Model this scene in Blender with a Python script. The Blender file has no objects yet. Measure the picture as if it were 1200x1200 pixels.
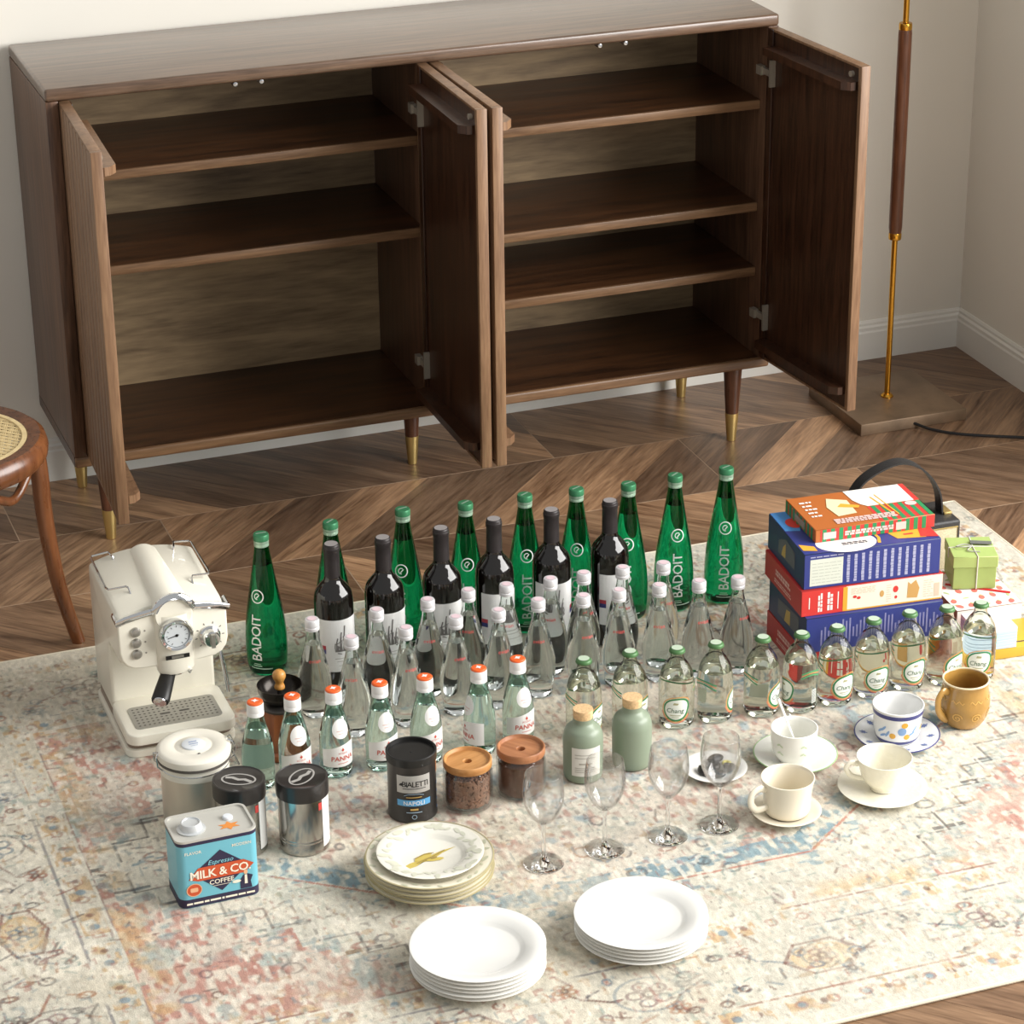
import bpy, bmesh, math, random
import numpy as np
from mathutils import Vector, Matrix
R = math.radians
PI = math.pi
S = bpy.context.scene
COL = S.collection

# ------------------------------------------------------------------ camera
cam_data = bpy.data.cameras.new('camera')
cam = bpy.data.objects.new('camera', cam_data)
COL.objects.link(cam)
CAM = Vector((-0.911, -5.1838, 2.4243))
yaw, pitch, roll, FPX = 0.3484, 0.4251, -0.0116, 3152.6
fw = Vector((math.sin(yaw) * math.cos(pitch), math.cos(yaw) * math.cos(pitch), -math.sin(pitch)))
rt = Vector((math.cos(yaw), -math.sin(yaw), 0))
up = rt.cross(fw)
rt2 = math.cos(roll) * rt + math.sin(roll) * up
up2 = -math.sin(roll) * rt + math.cos(roll) * up
cam.matrix_world = Matrix(((rt2.x, up2.x, -fw.x, CAM.x), (rt2.y, up2.y, -fw.y, CAM.y), (rt2.z, up2.z, -fw.z, CAM.z), (0, 0, 0, 1)))
cam_data.sensor_width = 36.0
cam_data.lens = FPX * 36.0 / 1200.0
cam_data.clip_start = 0.05
S.camera = cam

# ------------------------------------------------------------------ world, light, exposure
w = bpy.data.worlds.new('world'); S.world = w
w.use_nodes = True
bg = w.node_tree.nodes['Background']
bg.inputs[0].default_value = (0.99, 0.99, 0.975, 1)
bg.inputs[1].default_value = 0.42
def area(name, loc, target, sx, sy, power, color):
    d = bpy.data.lights.new(name, 'AREA'); d.shape = 'RECTANGLE'; d.size = sx; d.size_y = sy
    d.energy = power; d.color = color
    o = bpy.data.objects.new(name, d); COL.objects.link(o); o.location = loc
    o.rotation_euler = (Vector(target) - Vector(loc)).to_track_quat('-Z', 'Y').to_euler()
    return o
# tall window in the right-hand wall, towards the camera
area('window_daylight', (3.80, -3.00, 2.20), (0.3, -1.50, 0.8), 4.2, 2.8, 360, (1.0, 0.982, 0.955))
S.view_settings.view_transform = 'Standard'
S.view_settings.look = 'None'
S.view_settings.gamma = 1.0
S.view_settings.use_curve_mapping = False
S.view_settings.exposure = 0.34
S.cycles.max_bounces = 20
S.cycles.transmission_bounces = 20
S.cycles.transparent_max_bounces = 12
S.cycles.glossy_bounces = 6
S.cycles.diffuse_bounces = 4
S.cycles.use_denoising = True
S.cycles.sample_clamp_indirect = 4.0
S.cycles.blur_glossy = 0.6

# ------------------------------------------------------------------ materials
def lin(c):
    if isinstance(c, str):
        c = c.lstrip('#'); c = tuple(int(c[i:i + 2], 16) for i in (0, 2, 4))
    out = []
    for v in c[:3]:
        v = v / 255.0
        out.append(v / 12.92 if v <= 0.04045 else ((v + 0.055) / 1.055) ** 2.4)
    return (out[0], out[1], out[2], 1.0)
MATS = {}
def setp(b, **kw):
    for k, v in kw.items():
        b.inputs[k].default_value = v
def mat(name, color, rough=0.5, metal=0.0, spec=0.5, trans=0.0, ior=1.45, coat=0.0, vary=0.0, vscale=30.0, bump=0.0, bscale=200.0, emit=None):
    if name in MATS: return MATS[name]
    m = bpy.data.materials.new(name); m.use_nodes = True
    nt = m.node_tree; b = nt.nodes['Principled BSDF']
    c = lin(color)
    setp(b, **{'Base Color': c, 'Roughness': rough, 'Metallic': metal, 'Specular IOR Level': spec, 'Transmission Weight': trans, 'IOR': ior, 'Coat Weight': coat, 'Coat Roughness': 0.08})
    if vary > 0:
        tc = nt.nodes.new('ShaderNodeTexCoord'); n = nt.nodes.new('ShaderNodeTexNoise'); r = nt.nodes.new('ShaderNodeValToRGB')
        n.inputs['Scale'].default_value = vscale; n.inputs['Detail'].default_value = 4
        nt.links.new(tc.outputs['Object'], n.inputs['Vector']); nt.links.new(n.outputs['Fac'], r.inputs['Fac'])
        r.color_ramp.elements[0].position = 0.3; r.color_ramp.elements[1].position = 0.7
        r.color_ramp.elements[0].color = tuple(v * (1 - vary) for v in c[:3]) + (1,)
        r.color_ramp.elements[1].color = tuple(min(1, v * (1 + vary)) for v in c[:3]) + (1,)
        nt.links.new(r.outputs['Color'], b.inputs['Base Color'])
    if bump > 0:
        tc = nt.nodes.new('ShaderNodeTexCoord'); n = nt.nodes.new('ShaderNodeTexNoise'); bp = nt.nodes.new('ShaderNodeBump')
        n.inputs['Scale'].default_value = bscale
        nt.links.new(tc.outputs['Object'], n.inputs['Vector']); nt.links.new(n.outputs['Fac'], bp.inputs['Height'])
        bp.inputs['Strength'].default_value = bump; bp.inputs['Distance'].default_value = 0.002
        nt.links.new(bp.outputs['Normal'], b.inputs['Normal'])
    MATS[name] = m
    return m
def wood(name, dark, light, axis='X', rough=0.4, scale=9.0, stretch=14.0, per_object=False, coat=0.0):
    """grain running along one local axis; per_object: tint by the object's own colour"""
    if name in MATS: return MATS[name]
    m = bpy.data.materials.new(name); m.use_nodes = True
    nt = m.node_tree; b = nt.nodes['Principled BSDF']; N = nt.nodes.new; L = nt.links.new
    tc = N('ShaderNodeTexCoord'); oi = N('ShaderNodeObjectInfo'); mp = N('ShaderNodeMapping'); ad = N('ShaderNodeVectorMath'); ml = N('ShaderNodeVectorMath')
    ml.operation = 'SCALE'; ml.inputs['Scale'].default_value = 7.3
    L(oi.outputs['Location'], ml.inputs[0])
    L(tc.outputs['Object'], ad.inputs[0]); L(ml.outputs['Vector'], ad.inputs[1])
    sc = {'X': (1, stretch, stretch), 'Y': (stretch, 1, stretch), 'Z': (stretch, stretch, 1)}[axis]
    mp.inputs['Scale'].default_value = sc
    L(ad.outputs['Vector'], mp.inputs['Vector'])
    n1 = N('ShaderNodeTexNoise'); n1.inputs['Scale'].default_value = scale * 0.35; n1.inputs['Detail'].default_value = 5; n1.inputs['Distortion'].default_value = 1.2
    n2 = N('ShaderNodeTexNoise'); n2.inputs['Scale'].default_value = scale * 2.2; n2.inputs['Detail'].default_value = 6
    L(mp.outputs['Vector'], n1.inputs['Vector']); L(mp.outputs['Vector'], n2.inputs['Vector'])
    mx = N('ShaderNodeMath'); mx.operation = 'MULTIPLY_ADD'; mx.inputs[1].default_value = 0.45
    ms = N('ShaderNodeMath'); ms.operation = 'MULTIPLY'; ms.inputs[1].default_value = 0.62
    L(n1.outputs['Fac'], ms.inputs[0]); L(n2.outputs['Fac'], mx.inputs[0]); L(ms.outputs[0], mx.inputs[2])
    r = N('ShaderNodeValToRGB'); r.color_ramp.elements[0].position = 0.36; r.color_ramp.elements[1].position = 0.68
    r.color_ramp.elements[0].color = lin(dark); r.color_ramp.elements[1].color = lin(light)
    L(mx.outputs[0], r.inputs['Fac'])
    last = r.outputs['Color']
    if per_object:
        mm = N('ShaderNodeMixRGB'); mm.blend_type = 'MULTIPLY'; mm.inputs[0].default_value = 1.0
        L(last, mm.inputs[1]); L(oi.outputs['Color'], mm.inputs[2]); last = mm.outputs[0]
    L(last, b.inputs['Base Color'])
    rr = N('ShaderNodeMapRange'); rr.inputs['To Min'].default_value = rough - 0.08; rr.inputs['To Max'].default_value = rough + 0.1
    L(n2.outputs['Fac'], rr.inputs['Value']); L(rr.outputs[0], b.inputs['Roughness'])
    bp = N('ShaderNodeBump'); bp.inputs['Strength'].default_value = 0.12; bp.inputs['Distance'].default_value = 0.001
    L(n2.outputs['Fac'], bp.inputs['Height']); L(bp.outputs['Normal'], b.inputs['Normal'])
    b.inputs['Coat Weight'].default_value = coat; b.inputs['Coat Roughness'].default_value = 0.22
    MATS[name] = m
    return m

# ------------------------------------------------------------------ mesh helpers
def finish(name, verts, faces, smooth=True, angle=38):
    me = bpy.data.meshes.new(name)
    me.from_pydata([tuple(v) for v in verts], [], faces)
    me.update()
    if smooth:
        me.polygons.foreach_set('use_smooth', [True] * len(me.polygons))
        me.set_sharp_from_angle(angle=R(angle))
    return me
def fix_normals(me):
    bm = bmesh.new(); bm.from_mesh(me); bmesh.ops.recalc_face_normals(bm, faces=bm.faces); bm.to_mesh(me); bm.free()
    return me
class G:
    """collects geometry of ONE part"""
    def __init__(s): s.v = []; s.f = []
    def add(s, v, f):
        o = len(s.v); s.v += [tuple(p) for p in v]; s.f += [tuple(i + o for i in q) for q in f]; return s
    def box(s, x0, x1, y0, y1, z0, z1, M=None):
        v = [Vector((x, y, z)) for z in (z0, z1) for y in (y0, y1) for x in (x0, x1)]
        if M: v = [M @ p for p in v]
        return s.add(v, [(0, 2, 3, 1), (4, 5, 7, 6), (0, 1, 5, 4), (2, 6, 7, 3), (1, 3, 7, 5), (0, 4, 6, 2)])
    def lathe(s, prof, seg=40, cx=0, cy=0, cz=0, M=None):
        v = []; f = []; rings = []
        for (r, z) in prof:
            if r < 1e-6:
                rings.append([len(v)]); v.append(Vector((cx, cy, cz + z)))
            else:
                rings.append(list(range(len(v), len(v) + seg)))
                for k in range(seg):
                    a = 2 * PI * k / seg; v.append(Vector((cx + r * math.cos(a), cy + r * math.sin(a), cz + z)))
        for A, B in zip(rings[:-1], rings[1:]):
            if len(A) == 1 and len(B) == 1: continue
            for k in range(seg):
                k2 = (k + 1) % seg
                if len(A) == 1: f.append((A[0], B[k2], B[k]))
                elif len(B) == 1: f.append((A[k], A[k2], B[0]))
                else: f.append((A[k], A[k2], B[k2], B[k]))
        if M: v = [M @ p for p in v]
        return s.add(v, f)
    def tube(s, pts, rad, seg=10, closed=False, flat=None, M=None):
        pts = [Vector(p) for p in pts]; n = len(pts)
        rads = rad if isinstance(rad, (list, tuple)) else [rad] * n
        v = []; f = []; nrm = None
        for i, p in enumerate(pts):
            a = pts[i - 1] if (i > 0 or closed) else p
            b = pts[(i + 1) % n] if (i < n - 1 or closed) else p
            t = (b - a).normalized()
            if nrm is None:
                ref = Vector((0, 0, 1)) if abs(t.z) < 0.9 else Vector((1, 0, 0))
                nrm = (ref - t * ref.dot(t)).normalized()
            else:
                nrm = (nrm - t * nrm.dot(t)); nrm.normalize()
            bn = t.cross(nrm)
            for k in range(seg):
                an = 2 * PI * k / seg
                c, d = math.cos(an) * rads[i], math.sin(an) * rads[i]
                if flat: c *= flat[0]; d *= flat[1]
                v.append(p + nrm * c + bn * d)
        for i in range(n if closed else n - 1):
            i2 = (i + 1) % n
            for k in range(seg):
                k2 = (k + 1) % seg
                f.append((i * seg + k, i * seg + k2, i2 * seg + k2, i2 * seg + k))
        if not closed:
            f.append(tuple(range(seg - 1, -1, -1))); f.append(tuple((n - 1) * seg + k for k in range(seg)))
        if M: v = [M @ p for p in v]
        return s.add(v, f)
    def prism(s, poly, z0, z1, M=None):
        """poly in local xy (ccw), extruded along z"""
        n = len(poly)
        v = [Vector((x, y, z0)) for x, y in poly] + [Vector((x, y, z1)) for x, y in poly]
        f = [tuple(range(n - 1, -1, -1)), tuple(range(n, 2 * n))] + [(k, (k + 1) % n, n + (k + 1) % n, n + k) for k in range(n)]
        if M: v = [M @ p for p in v]
        return s.add(v, f)
    def mesh(s, name, smooth=True, angle=38, fix=False):
        me = finish(name, s.v, s.f, smooth, angle)
        return fix_normals(me) if fix else me
def rbox_mesh(name, sx, sy, sz, bev=0.003, seg=2, center=(0, 0, 0)):
    bm = bmesh.new(); bmesh.ops.create_cube(bm, size=1.0)
    for v in bm.verts: v.co = Vector((v.co.x * sx + center[0], v.co.y * sy + center[1], v.co.z * sz + center[2]))
    if bev > 0: bmesh.ops.bevel(bm, geom=bm.edges[:], offset=bev, segments=seg, affect='EDGES', profile=0.5)
    me = bpy.data.meshes.new(name); bm.to_mesh(me); bm.free()
    me.polygons.foreach_set('use_smooth', [True] * len(me.polygons)); me.set_sharp_from_angle(angle=R(40))
    return me
def bx(name, x0, x1, y0, y1, z0, z1, bev=0.002, seg=2):
    return rbox_mesh(name, x1 - x0, y1 - y0, z1 - z0, bev, seg, ((x0 + x1) / 2, (y0 + y1) / 2, (z0 + z1) / 2))
def rrect(w, h, r, n=6, cx=0, cy=0):
    out = []
    for (sx, sy, a0) in ((1, -1, -90), (1, 1, 0), (-1, 1, 90), (-1, -1, 180)):
        for k in range(n + 1):
            a = R(a0 + 90 * k / n); out.append((cx + sx * (w / 2 - r) + r * math.cos(a), cy + sy * (h / 2 - r) + r * math.sin(a)))
    return out
def ellipse(rx, ry, n=24, cx=0, cy=0):
    return [(cx + rx * math.cos(2 * PI * k / n), cy + ry * math.sin(2 * PI * k / n)) for k in range(n)]
def smooth_path(pts, n=8):
    """Catmull-Rom"""
    P = [Vector(p) for p in pts]; P = [2 * P[0] - P[1]] + P + [2 * P[-1] - P[-2]]; out = []
    for i in range(1, len(P) - 2):
        for k in range(n):
            t = k / n; a, b, c, d = P[i - 1], P[i], P[i + 1], P[i + 2]
            out.append(0.5 * ((2 * b) + (c - a) * t + (2 * a - 5 * b + 4 * c - d) * t * t + (3 * b - a - 3 * c + d) * t ** 3))
    out.append(P[-2]); return out
def smooth_prof(pts, n=5):
    return [(max(0.0, p.x), p.y) for p in smooth_path([(r, z, 0) for r, z in pts], n)]

# ------------------------------------------------------------------ object helpers
def obj(name, me, material, parent=None, loc=(0, 0, 0), rot=(0, 0, 0), label=None):
    o = bpy.data.objects.new(name, me); COL.objects.link(o)
    if material is not None and len(me.materials) == 0: me.materials.append(material)
    o.location = loc; o.rotation_euler = rot
    if parent is not None: o.parent = parent
    if label: o['label'] = label
    return o
def tag(o, label, cat, group=None):
    o['label'] = label; o['category'] = cat
    if group: o['group'] = group
    return o
def thing(name, label, cat, loc=(0, 0, 0), rotz=0.0, group=None):
    o = bpy.data.objects.new(name, None); COL.objects.link(o); o.empty_display_size = 0.03
    o.location = loc; o.rotation_euler = (0, 0, rotz)
    return tag(o, label, cat, group)
def copy_tree(root, loc, rotz, label):
    def rec(o, parent):
        c = o.copy(); COL.objects.link(c); c.parent = parent
        for ch in list(o.children): rec(ch, c)
        return c
    r = rec(root, None); r.location = loc; r.rotation_euler = (0, 0, rotz); r['label'] = label
    return r
def struct(name, me, material, parent=None, **k):
    o = obj(name, me, material, parent, **k); o['kind'] = 'structure'; return o
def facing(x, y, extra=0.0):
    """turn about z that points local -Y at the photographer's side, plus extra degrees"""
    return math.atan2(CAM.x - x, -(CAM.y - y)) + R(extra)

# ------------------------------------------------------------------ lettering and print
TXT = {}
def text2d(s, size=1.0, bold=0.0, shear=0.0, spacing=1.0):
    """flat lettering, centred on the origin -> (verts2d, faces); size = cap height"""
    key = (s, bold, shear, spacing)
    if key not in TXT:
        c = bpy.data.curves.new('lettering', 'FONT'); c.body = s; c.size = 1.0; c.resolution_u = 2; c.offset = bold; c.shear = shear; c.space_character = spacing
        o = bpy.data.objects.new('lettering', c)
        me = bpy.data.meshes.new_from_object(o)
        v = [(p.co.x, p.co.y) for p in me.vertices]; f = [tuple(p.vertices) for p in me.polygons]
        bpy.data.objects.remove(o); bpy.data.curves.remove(c); bpy.data.meshes.remove(me)
        xs = [a for a, b in v]; cx = (min(xs) + max(xs)) / 2
        TXT[key] = ([((a - cx) / 0.7, (b - 0.35) / 0.7) for a, b in v], f)
    v, f = TXT[key]
    return [(a * size, b * size) for a, b in v], f
def strip2d(pts, wdt, closed=False):
    """polyline of some width -> (verts, faces)"""
    n = len(pts); v = []; f = []
    for i in range(n):
        a = Vector(pts[i - 1] if (i > 0 or closed) else pts[i]); b = Vector(pts[(i + 1) % n] if (i < n - 1 or closed) else pts[i])
        t = (b - a).normalized(); nn = Vector((-t.y, t.x)) * wdt / 2; p = Vector(pts[i])
        v += [tuple(p + nn), tuple(p - nn)]
    for i in range(n if closed else n - 1):
        j = (i + 1) % n; f.append((2 * i, 2 * i + 1, 2 * j + 1, 2 * j))
    return v, f
def rect0(x0, x1, y0, y1): return [(x0, y0), (x1, y0), (x1, y1), (x0, y1)], [(0, 1, 2, 3)]
def poly2d(pts):
    return list(pts), [tuple(range(len(pts)))]
def grid2d(x0, x1, y0, y1, nx=8, ny=4):
    v = [(x0 + (x1 - x0) * i / nx, y0 + (y1 - y0) * j / ny) for j in range(ny + 1) for i in range(nx + 1)]
    f = [(j * (nx + 1) + i, j * (nx + 1) + i + 1, (j + 1) * (nx + 1) + i + 1, (j + 1) * (nx + 1) + i) for j in range(ny) for i in range(nx)]
    return v, f
def fan2d(pts):
    """star-shaped outline filled in rings so that it bends well around a bottle"""
    n = len(pts); cx = sum(p[0] for p in pts) / n; cy = sum(p[1] for p in pts) / n
    v = [(cx, cy)]; f = []
    for k, t in enumerate((0.35, 0.7, 1.0)):
        v += [(cx + (x - cx) * t, cy + (y - cy) * t) for x, y in pts]
        for i in range(n):
            j = (i + 1) % n
            if k == 0: f.append((0, 1 + i, 1 + j))
            else: f.append((1 + (k - 1) * n + i, 1 + k * n + i, 1 + k * n + j, 1 + (k - 1) * n + j))
    return v, f
def move2d(g, dx=0, dy=0, rot=0, sc=1):
    c, s = math.cos(R(rot)) * sc, math.sin(R(rot)) * sc
    return [(x * c - y * s + dx, x * s + y * c + dy) for x, y in g[0]], g[1]
def join2d(*gs):
    v = []; f = []
    for a, b in gs:
        o = len(v); v += a; f += [tuple(i + o for i in q) for q in b]
    return v, f
def cut2d(g, step):
    """slice flat print into narrow strips so that it can bend"""
    bm = bmesh.new(); vs = [bm.verts.new((x, y, 0)) for x, y in g[0]]
    for q in g[1]:
        try: bm.faces.new([vs[i] for i in q])
        except ValueError: pass
    xs = [p[0] for p in g[0]]; k = math.ceil(min(xs) / step)
    while k * step < max(xs):
        bmesh.ops.bisect_plane(bm, geom=bm.verts[:] + bm.edges[:] + bm.faces[:], plane_co=(k * step, 0, 0), plane_no=(1, 0, 0)); k += 1
    bm.verts.index_update()
    out = [(v.co.x, v.co.y) for v in bm.verts], [tuple(v.index for v in f.verts) for f in bm.faces]
    bm.free(); return out
def wrap(g, prof, eps=0.0004, ang=0.0, rref=None):
    """print bent round a lathe profile; (x, y) -> angle from local -Y (positive to the right seen from front), height y"""
    zs = [p[1] for p in prof]; rs = [p[0] for p in prof]
    o = sorted(zip(zs, rs)); zs = [a for a, b in o]; rs = [b for a, b in o]
    v = []
    g = cut2d(g, 0.0036)
    for x, y in g[0]:
        r = float(np.interp(y, zs, rs)) + eps
        a = -PI / 2 + x / (rref or r) + R(ang)
        v.append((r * math.cos(a), r * math.sin(a), y))
    return v, g[1]
def lay(g, origin, U, V, eps=0.0004):
    U = Vector(U).normalized(); V = Vector(V).normalized(); n = U.cross(V); o = Vector(origin) + n * eps
    return [tuple(o + U * x + V * y) for x, y in g[0]], g[1]
FINE = {'leaf_pattern', 'small_print', 'faint_print', 'printed_lines', 'facts_lines', 'side_words', 'front_words', 'top_words', 'lettering', 'sprig_print', 'border_print', 'bars', 'strawberries', 'leaves', 'scale_marks', 'drawing', 'green_stripes', 'top_stripes', 'left_stripes', 'second_line', 'foot_words', 'corner_words', 'dial_print', 'blue_flowers', 'yellow_flowers', 'berries', 'relief_scrolls', 'side_pattern', 'heading', 'wave_print', 'small_mark', 'top_white', 'cover_lines', 'swoosh', 'red_print', 'flake_print', 'bread_print', 'figure_light', 'gold_strip', 'top_red', 'blue_band', 'red_band', 'flower_shade', 'flower_print', 'seal_ring', 'emblem'}
def pr(name, geo, material, parent, label=None):
    o = obj(name, finish(name, geo[0], geo[1], smooth=False), material, parent, label=label)
    if name in FINE and len(geo[1]) > 1: o['kind'] = 'stuff'      # flat print of many tiny marks
    return o
ZR = 0.008   # top of the rug

# ================================================================== setting
M_wall = mat('wall_paint', '#e6e2d8', 0.85, vary=0.02, vscale=3)
M_base = mat('baseboard_paint', '#e6e4dd', 0.5)
WY, WX = 0.399, 2.318
wb = struct('wall_back', G().box(-1.6, WX + 0.1, WY, WY + 0.1, -0.05, 2.7).mesh('wall_back', False), M_wall)
wr = struct('wall_right', G().box(WX, WX + 0.1, -0.72, WY, -0.05, 2.7).mesh('wall_right', False), M_wall)
# skirting: stepped moulding
bp = [(0, 0), (0.012, 0), (0.012, 0.070), (0.010, 0.075), (0.010, 0.083), (0.006, 0.088), (0.006, 0.094), (0.003, 0.100), (0, 0.100)]
def skirting(name, length, M):
    n = len(bp); v = []
    for x in (0, length): v += [M @ Vector((x, -a, b)) for a, b in bp]
    f = [tuple(range(n)), tuple(range(2 * n - 1, n - 1, -1))] + [(k, n + k, n + (k + 1) % n, (k + 1) % n) for k in range(n)]
    g = G().add(v, f)
    return struct(name, g.mesh(name, False, fix=True), M_base)
skirting('baseboard_back', WX + 1.6, Matrix.Translation((-1.6, WY, 0)))
skirting('baseboard_right', 1.119, Matrix.Translation((WX, WY - 0.0, 0)) @ Matrix.Rotation(R(-90), 4, 'Z'))

# floor: grout bed with chevron wood planks laid in bands parallel to the back wall
M_grout = mat('grout', '#b49c84', 0.8)
floor = struct('floor', G().box(-1.6, WX + 0.1, -4.2, WY + 0.1, -0.05, -0.0004).mesh('floor', False), M_grout)
M_plank = wood('plank_wood', '#644a36', '#b39376', 'X', rough=0.34, scale=7, stretch=11, per_object=True)
def clip(poly, axis, val, keep_less):
    out = []
    for i in range(len(poly)):
        a, b = poly[i], poly[(i + 1) % len(poly)]
        ia = (a[axis] <= val) if keep_less else (a[axis] >= val); ib = (b[axis] <= val) if keep_less else (b[axis] >= val)
        if ia: out.append(a)
        if ia != ib:
            t = (val - a[axis]) / (b[axis] - a[axis]); out.append((a[0] + (b[0] - a[0]) * t, a[1] + (b[1] - a[1]) * t))
    return out
rnd = random.Random(11)
PIT, BW = 0.1535, 0.303
tones = [(0.55, 0.50, 0.47), (0.72, 0.67, 0.62), (0.92, 0.87, 0.80), (1.22, 1.12, 1.0), (0.62, 0.59, 0.57), (1.05, 0.97, 0.88)]
def plank(poly, d):
    cx = sum(p[0] for p in poly) / len(poly); cy = sum(p[1] for p in poly) / len(poly)
    a = R(45) * d
    inv = Matrix.Rotation(-a, 4, 'Z')
    loc = [inv @ Vector((x - cx, y - cy, 0)) for x, y in poly]
    n = len(loc)
    v = [(p.x, p.y, -0.006) for p in loc] + [(p.x, p.y, 0.0) for p in loc]
    f = [tuple(range(n, 2 * n))] + [(k, (k + 1) % n, n + (k + 1) % n, n + k) for k in range(n)]
    o = obj('plank', finish('plank', v, f, False), M_plank, floor, (cx, cy, 0), (0, 0, a))
    t = rnd.choice(tones); j = rnd.uniform(0.9, 1.1)
    o.color = (t[0] * j, t[1] * j, t[2] * j, 1)
count = 0
for b in range(-1, 9):
    y1 = 0.095 - BW * (b - 1) if b >= 1 else 0.095 + BW
    if b < 0: continue
    y1 = 0.095 + BW - BW * b; y0 = y1 - BW
    if y0 < -2.45: break
    d = 1 if b % 2 else -1                 # lean of the planks
    off = -0.117 + 0.307 * b               # tile joint of this band
    for k in range(-14, 22):
        xt = off + PIT * k                 # where the joint between two planks meets the upper edge
        if d < 0: par = [(xt + BW, y0), (xt + PIT + BW, y0), (xt + PIT, y1), (xt, y1)]
        else: par = [(xt - BW, y0), (xt + PIT - BW, y0), (xt + PIT, y1), (xt, y1)]
        g = 0.0005
        par = [(par[0][0] + g, par[0][1] + 0.0014), (par[1][0] - g, par[1][1] + 0.0014), (par[2][0] - g, par[2][1] - 0.0014), (par[3][0] + g, par[3][1] - 0.0014)]
        xs = [p[0] for p in par]
        if max(xs) < -0.75 or min(xs) > WX: continue
        # planks hidden below the rug are left to the grout bed
        if y1 < -0.60 and y0 > -2.0: continue
        if y1 < -0.60 and max(xs) < 0.3: continue
        pieces = [par]
        for j in range(-2, 4):
            xj = off + 1.228 * j
            nxt = []
            for p in pieces:
                lo, hi = min(q[0] for q in p), max(q[0] for q in p)
                if lo < xj - 0.001 and hi > xj + 0.001:
                    nxt += [clip(p, 0, xj - 0.0012, True), clip(p, 0, xj + 0.0012, False)]
                else: nxt.append(p)
            pieces = nxt
        for p in pieces:
            p = clip(p, 0, WX - 0.001, True)
            p = clip(p, 1, WY - 0.013, True)
            if len(p) >= 3: plank(p, d); count += 1

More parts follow.
